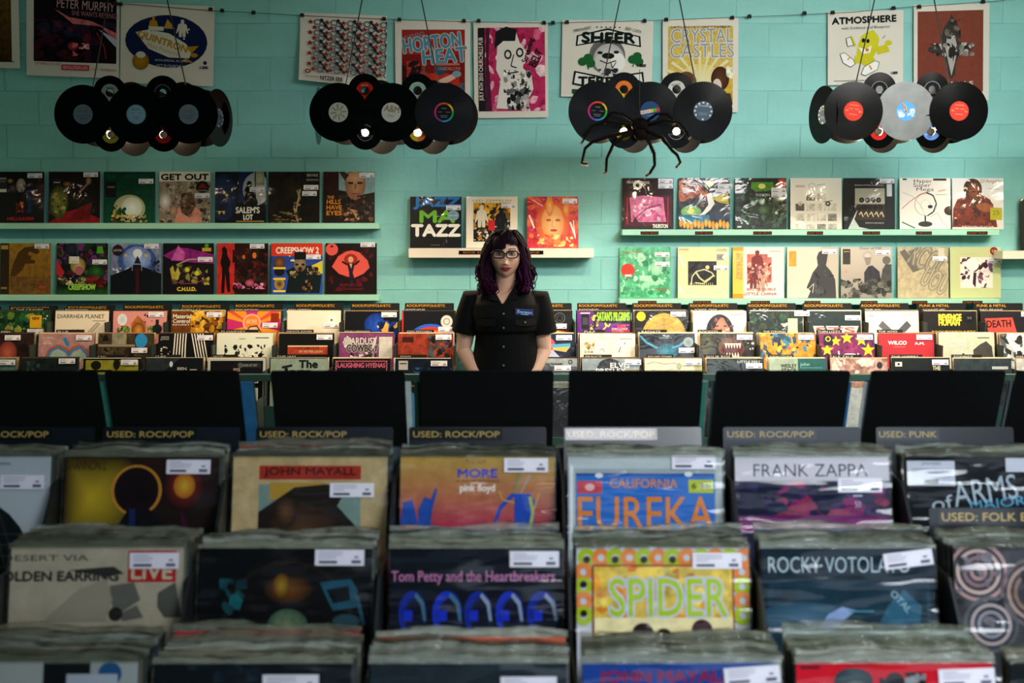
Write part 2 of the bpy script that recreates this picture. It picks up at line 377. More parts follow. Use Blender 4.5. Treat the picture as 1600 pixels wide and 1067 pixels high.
for v in range(4):
    bm = bmesh.new(); bmesh.ops.create_cube(bm, size=1); rr = random.Random(v)
    for q in bm.verts: q.co = Vector((q.co.x * (BW - .004), q.co.y * .012 + .006, q.co.z * (BH - .004)))
    for q in bm.verts:
        if q.co.y < .003: q.co.y += rr.uniform(-.0008, .0008)
    bmesh.ops.bevel(bm, geom=bm.edges[:], offset=.0026, segments=2, affect='EDGES')
    me = bpy.data.meshes.new('concrete_block'); bm.to_mesh(me); bm.free(); me.materials.append(M['wall']); blocks.append(me)
# the backing wall is cut behind the blocks only by the joints; blocks sit in front of it
rr = random.Random(5)
for j in range(-1, 12):
    for i in range(-9, 11):
        o = link(bpy.data.objects.new('concrete_block', blocks[rr.randrange(4)]), wall)
        o.location = ((i - (.5 if j % 2 else 0)) * BW - .06, WY - .0465 + .0465 * 0 - .0 , z0 + (j + .5) * BH)
        o.location.y = WY - .047 + rr.uniform(-.0006, .0006)
WF = WY - .047          # painted face of the blocks
def slab(name, xl, xr, ytop, th, depth, m, label, lipc=None):
    a = at(xl, ytop, WF - depth); c_ = at(xr, ytop, WF - depth); root = empty(name, ((a.x + c_.x) / 2, WF - depth / 2, a.z - th / 2))
    hw = (c_.x - a.x) / 2
    MB().box(-hw, -depth / 2, -th / 2, hw, depth / 2 - .001, th / 2, 0, .003).build('shelf_board', m, root)
    tag(root, label, 'shelf'); return root, a.z
SD = .13
slabs = {}
slabs['lt'] = slab('wall_shelf', -20, 592, 348.5, .036, SD, M['shelf'], 'long green shelf on the left wall, upper of the two, holding horror soundtracks')
slabs['ll'] = slab('wall_shelf', -20, 592, 461, .036, SD, M['shelf'], 'long green shelf on the left wall, lower of the two, just above the bins')
slabs['ct'] = slab('wall_shelf', 638, 928, 388, .058, .17, M['shelfwhite'], 'short thick white shelf behind the woman holding three box sets')
slabs['rt'] = slab('wall_shelf', 972, 1562, 358.5, .036, SD, M['shelf'], 'long green shelf on the right wall, upper of the two, with small black tags')
slabs['rl'] = slab('wall_shelf', 968, 1562, 467, .036, SD, M['shelf'], 'long green shelf on the right wall, lower of the two, under pale covers')
slabs['fr'] = slab('wall_shelf', 1567, 1680, 392, .05, .17, M['shelfwhite'], 'cream shelf end cut off by the right edge of the photo')
def strip(root, px0, px1, py0, py1, depth, text, th):
    a = at(px0, py0, WF - depth - .002); c_ = at(px1, py1, WF - depth - .002); Wd = c_.x - a.x; Hd = a.z - c_.z
    o = art('shelf_tag', [r(0, 0, 100, 100, '0c0d0c'), t(text, 50, 50, 90, 42, 'b8692a', .01)], Wd, Hd, M['matteprint'], root, lift=.0002)
    o.location = (Vector(((a.x + c_.x) / 2, a.y, c_.z)) - root.location)
    return o
for x0, x1 in ((1001, 1029), (1086, 1114), (1177, 1206), (1261, 1286), (1348, 1375), (1431, 1456), (1511, 1543)):
    strip(slabs['rt'][0], x0, x1, 361.5, 366.5, SD, 'STAFF PICKS', 0)
for x0, x1 in ((997, 1026), (1083, 1111), (1173, 1203), (1257, 1282), (1345, 1371), (1425, 1449), (1504, 1535)):
    strip(slabs['rl'][0], x0, x1, 470, 475.5, SD, 'STAFF PICKS', 0)
strip(slabs['ct'][0], 717, 849, 391.5, 397.5, .17, 'BOX SETS / ON CLEARANCE', 0)
# ---------------------------------------------------------------- rack against the wall
COLP = .343; BX0 = -.148; BL = 12
BROW = [(7.56, 486), (7.28, 521), (7.01, 560), (6.78, 606)]      # plane and pixel height of the cover tops
def rowgeo(Y, py, lean):
    zt = at(800, py, Y).z; return Y - W_ * math.sin(R(lean)), zt - W_ * math.cos(R(lean)), zt
br = empty('record_rack', (0, 7.2, 0)); tag(br, 'long teal tiered record rack standing along the block wall', 'rack')
def part(name, mb, m, root, **k):
    o = mb.build(name, m); o.parent = root; o.matrix_parent_inverse = Matrix.Translation(-Vector(root.location)); return o
prev = WF - .02
kmin, kmax = -10, 10
xl, xr = BX0 + COLP * (kmin - .5), BX0 + COLP * (kmax + .5)
BACK = []
for i, (Y, py) in enumerate(BROW):
    by, bz, zt = rowgeo(Y, py, BL); BACK.append((by, bz, zt))
    bk = (BACK[i - 1][0] - .03) if i else WF - .01
    part('tier_floor', MB().box(xl, by - .045, bz - .024, xr, bk, bz - .005), M['teal_wood'], br)
    part('tier_front', MB().box(xl, by - .06, bz - .10, xr, by - .045, bz + (.012 if i < 2 else .06)), M['teal_wood'], br)
    pm = MB().box(-.004, by - .04, bz - .002, .004, bk - .006, zt - .06).mesh('partition', M['dark_wood'])
    for k in range(kmin, kmax + 2):
        o = bpy.data.objects.new('partition', pm); link(o, br); o.matrix_parent_inverse = Matrix.Translation(-Vector(br.location)); o.location = (BX0 + COLP * (k - .5), 0, 0)
a = at(1345, 584, 6.87); part('rack_rail', MB().box(xl, 6.86, a.z - .04, xr, 6.885, a.z, 0, .003), M['teal_wood'], br)
by = BACK[3][0]; bz = BACK[3][1]
part('rack_body', MB().box(xl, by - .02, .08, xr, by, bz - .1).box(xl, by + .0, 0, xr, WF - .02, .08), M['teal_wood'], br)
part('end_panel', MB().box(xl - .02, by - .06, 0, xl, WF - .01, BACK[3][2]), M['teal_wood'], br)
part('end_panel', MB().box(xr, by - .06, 0, xr + .02, WF - .01, BACK[3][2]), M['teal_wood'], br)
# ---------------------------------------------------------------- island rack in front
FX0 = -.068; FL = 13
FROW = [(2.59, 713), (2.30, 855), (2.00, 1034)]
fr = empty('record_island', (0, 2.6, 0)); tag(fr, 'black tiered island rack of used records in the foreground', 'rack')
FRONT = [rowgeo(Y, py, FL) for Y, py in FROW]
k0, k1 = -4, 4
xl, xr = FX0 + COLP * (k0 - .5), FX0 + COLP * (k1 + .5)
SPY = 2.88
for i, (by, bz, zt) in enumerate(FRONT):
    bk = (FRONT[i - 1][0] - .025) if i else SPY
    part('tier_floor', MB().box(xl, by - .04, bz - .024, xr, bk, bz - .005), M['black_wood'], fr)
    part('tier_front', MB().box(xl, by - .055, bz - .12, xr, by - .04, bz + .02), M['black_wood'], fr)
    pm = MB().add([(s_ * .003, y, z_) for s_ in (-1, 1) for y, z_ in ((by - .04, bz), (bk, bz), (bk, zt - .035), (by + .03, zt - .045), (by - .04, zt - .12))],
                  [(0, 1, 2, 3, 4), (9, 8, 7, 6, 5), (0, 5, 6, 1), (1, 6, 7, 2), (2, 7, 8, 3), (3, 8, 9, 4), (4, 9, 5, 0)]).mesh('partition', M['black_wood'])
    for k in range(k0, k1 + 2):
        o = bpy.data.objects.new('partition', pm); link(o, fr); o.matrix_parent_inverse = Matrix.Translation(-Vector(fr.location)); o.location = (FX0 + COLP * (k - .5), 0, 0)
part('spine_board', MB().box(xl, SPY, .3, xr, SPY + .03, 1.135, 0, .003), mat('grey_blue_laminate', '56646e', .35), fr)
part('rack_body', MB().box(xl, FRONT[2][0] - .02, .08, xr, FRONT[2][0], FRONT[2][1] - .1).box(xl, FRONT[2][0], 0, xr, 3.5, .08), M['black_wood'], fr)
part('far_tier_floor', MB().box(xl, SPY + .03, .955, xr, 3.5, .975), M['black_wood'], fr)
part('far_front', MB().box(xl, 3.5, 0, xr, 3.52, 1.03), M['black_wood'], fr)
part('end_panel', MB().box(xl - .02, 1.85, 0, xl, 3.52, .95), M['black_wood'], fr)
part('end_panel', MB().box(xr, 1.85, 0, xr + .02, 3.52, .95), M['black_wood'], fr)
# cards
def rounded(w_, h_, th, rad, cut=0):
    pts = [(-w_ / 2, 0), (w_ / 2, 0)]
    for i in range(5): q = math.pi / 2 * i / 4; pts.append((w_ / 2 - rad + rad * math.cos(q), h_ - rad + rad * math.sin(q)))
    for i in range(5): q = math.pi / 2 + math.pi / 2 * i / 4; pts.append((-w_ / 2 + rad + rad * math.cos(q), h_ - rad + rad * math.sin(q)))
    n = len(pts)
    return MB().add([(x, 0, z_) for x, z_ in pts] + [(x, th, z_) for x, z_ in pts], [tuple(range(n)), tuple(range(2 * n - 1, n - 1, -1))] + [(i, i + n, (i + 1) % n + n, (i + 1) % n) for i in range(n)])
# big blank boards on the far side, their tops tipped towards the camera
BT = at(800, 580, 2.92); LB = 21
bm_ = rounded(.309, .345, .004, .007).mesh('blank_board', M['board'])
bl = {-3: 'cut off by the left edge of the photo', -2: 'behind the bin with the glowing brown cover', -1: 'behind the bin with the cream cover and red title bar', 0: 'straight in front of the woman', 1: 'behind the bin with the number plate cover', 2: 'behind the bin with the purple and white cover', 3: 'behind the card lettered PUNK', 4: 'cut off by the right edge of the photo'}
bx = {-3: 47, -2: 268, -1: 527, 0: 760, 1: 994, 2: 1224, 3: 1467, 4: 1694}
rr = random.Random(3)
for k, xc in bx.items():
    o = bpy.data.objects.new('divider_board', bm_); link(o)
    x = at(xc, 580, 2.92).x
    o.location = (x, BT.y + .345 * math.sin(R(LB)), BT.z - .345 * math.cos(R(LB))); o.rotation_euler = (R(LB), 0, 0)
    tag(o, 'blank black divider board ' + bl[k], 'divider', 'blank boards on the far side of the island')
    cols = ['dfe6e8', '2d6f9c', '3f8f78', 'c9d6d0', '1c2f6b', '7a2020', 'b8c4c8', '203a2c']
    sh = {-3: .012, -2: .022, -1: .012, 0: -.012, 1: .012, 2: .004, 3: -.004, 4: 0}[k]
    for q in range(2):
        record((x + sh + rr.uniform(-.006, .006), BT.y + .345 * math.sin(R(LB)) + .012 + .02 * q, BT.z - .345 * math.cos(R(LB)) - .0), -LB, 0, rr.choice(cols), None, None,
               ('nearer', 'farther')[q] + ' far side record beside the board ' + brief(bl[k], 7), 'far side records beside board ' + str(k + 4), name='vinyl_record')
# lettered cards at the back of the front bins
def card(loc, lean, w_, h_, text, label, group, tx=(4, 54), tc='c8a85c', ty=8.5, th_=5, m='card', strip_=True, name='divider_card', rad=.006):
    o = rounded(w_, h_, .0012, rad).build(name, M[m]); o.location = loc; o.rotation_euler = (-R(lean), 0, 0)
    tag(o, label, 'divider', group)
    a_ = art('lettering', ([r(tx[0] - 2, ty - th_ * .95, tx[1] + 2, ty + th_ * .95, '0b0d10')] if strip_ else []) + [t(text, (tx[0] + tx[1]) / 2, ty, tx[1] - tx[0], th_, tc, .012)], w_, h_, M['strip'] if strip_ else M['matteprint'], o, lift=.0003)
    return o
CT = {-3: (42, 'cut off at the left edge of the photo', 'USED: ROCK/POP'), -2: (253, 'above the glowing brown cover', 'USED: ROCK/POP'), -1: (507, 'above the cream cover with red title bar', 'USED: ROCK/POP'), 0: (746, 'above the red and ochre cover with blue figures', 'USED: ROCK/POP'),
      1: (988, 'above the blue number plate cover', 'USED: ROCK/POP'), 2: (1243, 'above the purple cover with white top band', 'USED: ROCK/POP'), 3: (1481, 'lettered PUNK, behind the dark lettered cover', 'USED: PUNK')}
for k, (xc, d, tx) in CT.items():
    a_ = at(xc, 667, 2.84); a_.x = min(max(a_.x, FX0 + COLP * k - .009), FX0 + COLP * k + .009); ln = {1: 18.6, 0: 15.0}.get(k, FL - 1)
    card((a_.x, a_.y - .33 * math.sin(R(ln)), a_.z - .33 * math.cos(R(ln))), ln, .308, .33, tx, 'black divider card ' + ('lettered USED: ROCK/POP ' if k < 3 else '') + d, 'lettered cards at the back of the front bins', tx=(3, 66) if k < 3 else (2, 44), ty=5, th_=4.2)
a_ = at(1590, 793, 2.47); a_.x = FX0 + COLP * 3 + .01
card((a_.x, a_.y - .33 * math.sin(R(12)), a_.z - .33 * math.cos(R(12))), 12, .306, .33, 'USED: FOLK ETC', 'black divider card lettered USED: FOLK at the right edge of the photo', 'lettered cards at the back of the front bins', tx=(8, 74), ty=5.5, th_=5)
# ---------------------------------------------------------------- records shown on the wall shelves
K = '0b0b0c'; Wt = 'efe9dc'
DISP = [
 ('lt', -8, 'black record cover with a pale face and red title, first on the upper left shelf', (68, 3, 0), 'horror soundtracks on the upper left shelf', '141216',
  [r(0,0,100,100,'100e12'), r(66,30,76,80,'16305e','0c1430'), r(88,10,96,60,'401014'), e(55,27,9,14,'c9b8a8','8b7c74'), b(45,18,66,40,'6d5a55 a79284 3a2c2c',10,4,3), p([(44,40),(66,40),(70,75),(40,75)],'0a090b'), b(46,57,66,80,'b5352a c9a070 7d1d18',12,5,8), e(34,18,6,5,'c98b3a','20140c'), r(2,10,28,40,'2b2a28'), r(4,12,26,15,'98938a'), r(4,18,24,20,'777'), r(4,34,27,40,'d8d4c8'), t('HELLRAISER',55,92,52,6,'c8241c',.02)]),
 ('lt', 79, 'black record cover with a yellow green oval and red glints on the upper left shelf', (68, 1, 0), 'horror soundtracks on the upper left shelf', '1a0f10',
  [r(0,0,100,100,'120c0c'), p([(0,100),(30,80),(60,72),(100,92),(100,100)],'8b1417',.4), p([(60,70),(85,60),(80,95),(40,95)],'6b0f14',.5), e(20,60,18,32,'8d8d3c','3c3f1c',.6), b(6,38,34,86,'6b6d2c 2a2c16 a9a552 b08c3c',22,5,4), e(36,24,9,5,'b5752a','2a160c'), e(78,18,6,8,'d08a40','30180c'), l([(60,40),(80,20)],4,'8a6a64'), r(8,14,24,28,'23201e'), r(10,20,22,22,'bdb9b0')]),
 ('lt', 165, 'green record cover with a pale dome over foliage on the upper left shelf', (68, 14, 0), 'horror soundtracks on the upper left shelf', '0c3a28',
  [r(0,0,100,100,'0d4a32','0a3526',.4), t('Quin',14,9,18,9,'1f5c3e'), t('VEGETABLE',65,9,50,6,'14523a'), t('A Ballad',50,32,40,9,'0a3023'), r(3,19,24,50,'15110f'), t('GREEN',14,30,14,3,'c2b49c'), e(50,72,31,27,'cfc6a2','a9a77c'), e(55,70,20,20,'f2f6ee','cfd6be'), b(18,66,46,96,'123d24 2d5a2a 0b2a18 c4a24a',36,5,2), b(14,84,88,99,'c9a24a 5b2a14 1c1208 e3c06a',46,4,9)]),
 ('lt', 251, 'cream record cover with bold black top title over a crowd and pink dressed girl', (70, 42, 0), 'horror soundtracks on the upper left shelf', 'cdbfa6',
  [r(0,0,100,100,'8d7e6c','95836f',.5), b(0,18,100,100,'5d5348 a5927c c2ad90 3d362e 77695a',170,6,21), p([(30,100),(36,72),(60,60),(82,78),(84,100)],'d68c7a',.3), p([(48,44),(64,40),(72,66),(60,90),(44,80),(40,60)],'5d4634',.6), b(42,42,70,88,'8a6c4c 3c2b20',24,5,3), e(28,76,8,11,'c9a283','8d6a50'), e(12,58,12,18,'f1ece4','9a8c7c'), r(0,0,100,19,'e2d9c6'), t('GET OUT',50,10.5,94,13,K,.05), e(85,30,13,12,'15120f'), p([(76,32),(85,22),(94,32)],'7d1712'), t('EDITION',85,37,16,2.5,'b5aa90')]),
 ('lt', 338, "blue night record cover with a bald blue head and white blocky title", (68, 30, 0), 'horror soundtracks on the upper left shelf', '10141f',
  [r(0,0,100,100,'0c0f18'), r(46,0,100,60,'182d55','122043',.4), e(80,34,26,32,'b9b5a4','9aa3b0'), e(18,50,25,46,'24406c','10203c',.6), e(12,68,14,26,'0c1830','15284a'), e(23,46,3,3,'e6cf2a'), p([(2,78),(6,77),(8,84),(13,77),(18,84),(20,77),(4,77)],'d8c22a'), p([(56,65),(58,34),(66,22),(74,34),(84,60),(82,70)],'07090f'), e(67,24,5,6,'07090f'), p([(76,0),(96,0),(96,26),(76,26)],'8c8a70',.5), e(86,13,8,9,'a8a587'), r(78,0,80,98,'0b1020'), t("SALEM'S",64,75,47,13,Wt,.03), t('LOT',65,89,19,11,Wt,.04), r(42,96,96,98,'b88c2a')]),
 ('lt', 421, 'near black record cover with pale hair strands, two price stickers', [(69, 26, 0), (66, 38, 0)], 'horror soundtracks on the upper left shelf', '15130f',
  [r(0,0,100,100,'17140f','1c1913',.6), e(52,30,30,34,'2c271d','161310',.6), l([(56,36),(62,52),(50,70),(56,92)],4,'8a7350'), l([(62,34),(58,56),(54,80)],2.5,'b39a70'), b(0,78,60,100,'6a5636 2c2416 8b744a',40,7,6,.4), b(50,60,66,98,'b79c6c 4c3d26 1c160c',20,4,2), t('DEATH WALTZ',86,7,22,5,'c9c2b4',.01), r(74,14,98,18,'6e6a60'), t('THE OTHER SIDE',28,20,44,5,'3a1612')]),
 ('lt', 507, 'record cover with a bald staring man and stacked orange words', (70, 2, 0), 'horror soundtracks on the upper left shelf', '2c1a12',
  [r(0,0,100,100,'1c130f'), p([(18,0),(100,0),(100,40),(80,44),(30,36)],'7fa3a8',.2), r(0,0,30,40,'2c1210',.5), e(62,24,20,32,'b98a68','8a5c42',.3), e(62,12,18,12,'c99f7c','b08462'), p([(42,18),(50,6),(40,0),(30,0)],'3c281c'), r(48,20,58,24,'2a1710'), r(66,20,76,24,'2a1710'), r(60,24,64,34,'8a5a40'), r(56,42,70,44,'6d3428'), b(30,46,98,98,'2a1c16 0f0b0a 4a3226 6b4a34',80,7,5), b(40,74,70,96,'b08460 8d6040 1c120e',24,6,7), b(72,50,98,90,'0c0c0c 3a3c3c 1f1816',24,5,8), t('THE',14,50,14,6,'d4862a',.03), t('HILLS',20,59,27,9,'d4862a',.03), t('HAVE',21,70,30,9,'d4862a',.03), t('EYES',21,81,30,9,'d4862a',.03)]),
 ('ll', 0, 'tan record cover with a clawed hand silhouette, black strip at its left side', (68, 1, 0), 'soundtracks on the lower left shelf', '8a6a2c',
  [r(0,0,100,100,'6e4d18','9c7324',.4), r(0,0,18,100,'2a1e10'), r(2,4,16,12,'b08c3c'), r(2,86,14,90,'8a7038'), p([(20,64),(26,40),(36,18),(48,8),(70,6),(78,18),(72,22),(58,16),(54,22),(62,26),(60,32),(70,34),(68,40),(50,40),(44,52),(30,66)],'4a300c'), r(20,66,100,96,'6a4a20',None,.7), e(84,86,9,8,'7d3a1a'), t('LAND OF DEATH',84,86,14,5,'a8643a')]),
 ('ll', 89, 'black comic record cover with a green title below ghoulish figures', (70, 32, 0), 'soundtracks on the lower left shelf', '14180f',
  [r(0,0,100,100,'12170f'), b(0,0,100,76,'3a1c3f 17301c 4c1218 1c3040 6a2c6c 2f5c2c 0c0c0c',120,9,31), p([(0,30),(14,56),(10,70),(0,60)],'b5242c'), e(42,44,15,16,'c7b06a','7a6a34',.5), e(44,54,8,9,'b05a6c'), e(28,12,12,12,'2a2c3c','161a24'), r(24,26,44,40,'d9d6c6',None,.4), e(78,56,17,15,'2f6a2c','122c14',.6), b(56,64,98,88,'7a1c1c 4a1214',20,8,3), b(4,68,60,82,'c9bd9a 3c3a24 8a8350',36,5,4), r(0,86,100,100,'1c4a20','12280f',.5), t('CREEPSHOW',50,86,54,12,'9ccf4a',.04,0,'14260c'), p([(80,6),(90,6),(92,20),(78,20)],'4aa02c')]),
 ('ll', 173, 'blue record cover with a moonlit figure above a dark hill', (66, 1, 0), 'soundtracks on the lower left shelf', '3a4a6c',
  [r(0,0,100,100,'36456c','8a93b5',.5), e(52,36,38,34,'6d86c2','36508f',.5), e(52,30,28,24,'a8bce6','6a86c8',.3), e(53,20,9,9,'e6ecf8'), b(4,48,40,66,'b5b5c9 6a6c88 d8d6e0',24,6,4), p([(0,100),(0,64),(30,52),(42,46),(62,46),(80,52),(100,60),(100,100)],'0e1016'), r(44,42,60,60,'15171f'), p([(46,40),(53,24),(60,40)],'23252f'), e(30,24,3,3,'e0b04a'), e(70,24,3,3,'e0b04a'), r(50,48,56,98,'3c1216'), r(42,46,43,54,'b5b5c0'), r(61,46,62,54,'b5b5c0'), b(78,30,98,56,'15171f 23315c',18,4,2), e(14,14,11,11,'2a1a1c'), t('LIMITED',14,14,17,4,'c9c2c4')]),
 ('ll', 255, 'black and magenta record cover with glowing yellow eyes and short yellow title', (69, 27, 0), 'soundtracks on the lower left shelf', '160d16',
  [r(0,0,100,100,'120c14'), p([(0,24),(30,8),(50,10),(100,22),(100,40),(60,38),(20,34)],'8d1f7c',.5), p([(16,34),(30,4),(44,20),(40,34)],'c95aa8',.5), l([(20,46),(50,32),(98,30)],2.5,'a8a07c'), b(14,42,88,80,'15110f 5a4a2c 8a8440 2c1c24 1a1810',80,7,12), e(48,52,5,5,'e8dc3c','b0a52a'), e(67,59,5,5,'e8dc3c','b0a52a'), p([(14,50),(20,44),(24,58),(30,46),(34,60),(30,72),(18,70)],'b5a53c',.4), b(76,66,92,82,'a89a3c 5c5220',10,5,2), l([(20,74),(40,80),(66,78),(84,70)],1.6,'8a2c5c'), t('C.H.U.D.',47,90,38,8,'e3c62a',.04), r(77,9,95,16,'c9a22a'), e(86,5,4,4,'4aa03c')]),
 ('ll', 340, 'red record cover with a tall dark silhouette at its left side', (64, 1, 0), 'soundtracks on the lower left shelf', '5c1414',
  [r(0,0,100,100,'2c100f'), r(0,0,34,100,'b5231f','c9302a',.4), b(30,10,100,80,'3c120f 1c0c0a 55201a 26231a',70,10,14), p([(8,98),(10,50),(6,38),(10,20),(9,10),(14,6),(19,12),(20,24),(26,36),(24,60),(26,96),(20,96),(16,60),(14,98)],'140909'), e(52,27,3,4,'d8641c'), e(73,24,4,6,'e0762a'), e(64,88,34,14,'1c0c0c'), b(30,78,96,90,'c95a86 8a2c4a e08ab0',30,4,4), e(64,78,9,7,'c96a80','8a2c44'), e(28,52,5,8,'c9302a')]),
 ('ll', 425, 'blue comic record cover with white title on a red banner', (68, 22, 0), 'soundtracks on the lower left shelf', '9c2c1c',
  [r(0,0,100,100,'2c4aa0','27418f',.3), r(0,0,100,25,'d8381f'), t('CREEPSHOW 2',51,14,84,13,Wt,.03), p([(66,50),(100,34),(100,60)],'d8c23a'), p([(28,98),(34,66),(28,54),(46,46),(78,44),(98,64),(94,98)],'101a1c',.3), e(56,42,12,14,'9a8a68','6c5c40',.4), r(45,17,68,28,'0f1312'), r(42,28,72,32,'0f1312'), e(50,42,3.4,2.4,'1a1410'), e(62,42,3.4,2.4,'1a1410'), e(56,51,4,5,'3c0f0c'), b(36,54,52,68,'a8946c 4c4028',12,5,3), b(70,46,96,62,'a8946c 6c5c40 2c2416',20,5,8), b(58,72,80,96,'b08a58 6c4c2c 20160c',24,5,6), e(16,38,11,11,'8a5a34','4c2c18'), e(16,56,10,8,'15161c'), e(16,80,10,11,'15161c','b08a40'), r(4,47,28,51,'e3c24a'), r(4,68,28,72,'e3c24a'), r(4,92,28,96,'e3c24a'), b(34,22,46,36,'e3d08a 2c4aa0',6,4,2)]),
 ('ll', 510, 'black and red record cover with a pink almond shape and a woman in black', (68, -2, 0), 'soundtracks on the lower left shelf', '2a0d10',
  [r(0,0,100,100,'1a0b0d'), b(6,6,94,94,'3c0f14 260b0f 551218',60,8,33), p([(12,46),(24,26),(40,16),(52,14),(66,18),(82,34),(86,48),(74,60),(56,68),(44,66),(26,60)],'e0584c','d85044'), e(49,32,13,11,'c23c24','8a2414'), e(49,32,5,6,'d8a080'), l([(32,36),(42,42),(49,40),(58,42),(66,34)],3.5,'1a1016'), p([(42,40),(57,40),(53,58),(56,68),(50,90),(46,68),(46,58)],'241a2c'), p([(46,40),(52,40),(50,50)],'d8a080'), l([(12,50),(30,66),(49,72),(70,66),(88,50)],2.4,'140a10'), e(12,12,12,12,'e05a50'), p([(8,8),(12,3),(16,8)],K), t('BURLESQUE',50,82,44,6,'7a1a20'), r(26,88,74,92,'4a1216')]),
 ('ct', 641, 'black box set cover with big blue, green and white letters', (70, 17, 0), 'box sets on the centre shelf', '101011',
  [r(0,0,100,100,'0d0e10'), t('JAZZ',52,13,93,25,'2277c4',.045), t('MA',53,39,70,25,'6cb52c',.05), t('TAZZ',50,66,97,25,'f2efe4',.055), e(84,37,11,10,'5f8a9a','86a9b3'), t('LIMITED',84,37,16,3,'dfe8ea'), r(40,94,58,95.5,'5c4a34')]),
 ('ct', 728, 'cream box set cover with a square painting of musicians in black and yellow', (68, 13, 0), 'box sets on the centre shelf', 'e6dcc6',
  [r(0,0,100,100,'ece4d2'), t('LED ZEPPELIN',50,8,74,4.5,'8a8272'), r(14,12,86,88,'20201e',None,.5), p([(14,12),(50,12),(60,22),(40,30),(28,24),(14,40)],'d8941c',.4), b(14,12,86,46,'d8941c e3b83a 1a1a18 2c2a26 7a5a1c',60,8,41), b(14,46,86,88,'1a1a18 c9c2b0 3c3a34 b5761c 0f0f0e',110,6,43), f(30,60,44,'e0d8c4'), f(68,66,44,'15151a'), r(43,46,56,66,'c9242c'), b(20,68,60,86,'d8d2c4 1a1a18',30,4,44)]),
 ('ct', 823, 'fiery red and yellow box set cover with a woman\'s face in flames', (69, 4, 0), 'box sets on the centre shelf', '9a1c24',
  [r(0,0,100,100,'c22430','b01c3c',.4), b(0,0,100,100,'d8402c b5182c e06a2c c22c50 d85c3c',70,15,51), e(50,52,34,44,'e89a3c','d0482c'), e(50,50,22,34,'f2c886','e89048'), e(44,18,8,20,'f0b83c','d86a2c'), e(76,26,8,16,'f0a83c','d0502c'), e(42,46,5,2.5,'b5582c'), e(60,46,5,2.5,'b5582c'), e(52,66,7,2.5,'b8382c'), l([(50,46),(48,58),(54,59)],1.2,'d08a50'), b(20,74,90,98,'f2b85c e07c34 d8482c f5d48c',40,8,52), l([(4,36),(14,62)],3,'f6e8e0'), l([(84,50),(94,78)],3,'f2e6e0'), l([(90,46),(94,82)],1.6,'f2e6e0'), l([(10,6),(30,18)],1.5,'f2d6e0')]),
 ('rt', 972, 'black and red record cover framing a pink torn sky picture', [(70, 1, 0), (70, 11, 0)], 'covers on the upper right shelf', '260b10',
  [r(0,0,100,100,'220c10'), r(4,34,96,94,'4a0f1c',None,.4), r(9,38,11,90,'b51c3c'), r(88,38,90,90,'b51c3c'), p([(14,38),(40,34),(80,38),(82,60),(86,86),(18,86),(16,60)],'d8709a','f0c0d0',.4), b(20,50,80,84,'e8a8c0 c85a8c f2d0dc b54a78',30,9,61), l([(24,80),(50,58),(76,52)],2,'7a2448'), p([(20,86),(26,76),(32,86)],'2a0c14'), t('MEN & THE',20,8,22,5,Wt), t('GODDESS',42,9,22,5,Wt), ringp(30,14,4,9,Wt), t('THURSTON',74,94,30,8,Wt,.02)]),
 ('rt', 1060, 'colourful painted record cover with a white curved vase shape and yellow tulips', [(76, 11, 0), (71, 21, 0)], 'covers on the upper right shelf', '1c222c',
  [r(0,0,100,100,'141a24'), b(0,0,60,56,'a04a24 15181f 6a2c1a 1f2430 c2643a',60,10,71), ringp(12,30,8,13,'a8502c'), e(60,11,8,6,'b5c43a'), t('Saltwater',74,5,44,7,Wt), t('SPACE GHOST',36,36,20,5,'b5583c'), p([(54,32),(64,28),(70,50),(62,62),(50,72),(36,80),(34,78),(48,66),(58,52)],'e3dfd8'), p([(64,40),(96,30),(98,52),(80,48)],'c9b43a',.4), e(24,66,20,12,'a0b84a','5a9c60',.4), e(24,64,6,5,'d8d86a'), r(2,72,60,88,'2c8aa0','1c5c86',.4), r(60,66,100,100,'1c2c44',None,.4)] + [e(4+7*i, 88+(i*37)%7, 3.4, 8, ('e3b82c' if i%3 else 'e08a4a'), 'c98a1c') for i in range(14)]),
 ('rt', 1148, 'dark green record cover with small machinery shapes, red corner patch', [(70, 19, 0), (70, 28, 0)], 'covers on the upper right shelf', '14241a',
  [r(0,0,100,100,'101f17'), b(0,30,100,98,'17321f 0c1812 24452f 1a2a24 3a5c44',150,7,81), p([(32,8),(74,8),(76,22),(60,26),(40,26),(30,20)],'4f8a1c',.5), e(52,16,7,5,'e0d878'), e(34,49,5,5,'d0e0c8','6c8a70'), e(52,46,6.5,6.5,'d0dccc','5c7c64'), e(68,40,2,2,'c9d8c0'), t('ROWAN',54,33,26,5,'c9cfc4'), e(55,62,11,8,'567a4a','2c452c'), e(80,68,3,3,'c0d0b8'), r(84,2,97,18,'c4242c'), t('2',90,10,6,9,'e8c8c8'), r(4,94,12,97,'c9cfc4'), ringp(22,80,6,8,'3c6a4a'), ringp(84,54,8,10,'2c5a3c')]),
 ('rt', 1234, 'white record cover with a grid of small black and grey pictures', None, 'covers on the upper right shelf', 'e3ddd4',
  [r(0,0,100,100,'e9e3da'), r(10,14,28,18,'d8a8a0'), ringp(42,16,5,7,'c9c4bc')] + [r(10+21*(i%4), 10+20*(i//4), 27+21*(i%4), 24+20*(i//4), ('e0dad0','dcd6cc','55524e','b0aaa2','ddd8ce','3a3836','8a8680','c9c4bc')[(i*5+i//4)%8], None, .6) for i in range(4,20) if i not in (4,7)] + [l([(52,14),(68,12)],1,'8a8680'), b(32,30,46,42,'3a3836 e9e3da',14,3,2), ringp(19,50,2,4.4,'c9c4bc'), ringp(73,50,2,5,'3a3836'), l([(64,47),(82,44)],1,'3a3836')]),
 ('rt', 1317, 'black record cover with a rack of round black dials in its middle', [(70, 1, 0)], 'covers on the upper right shelf', '151515',
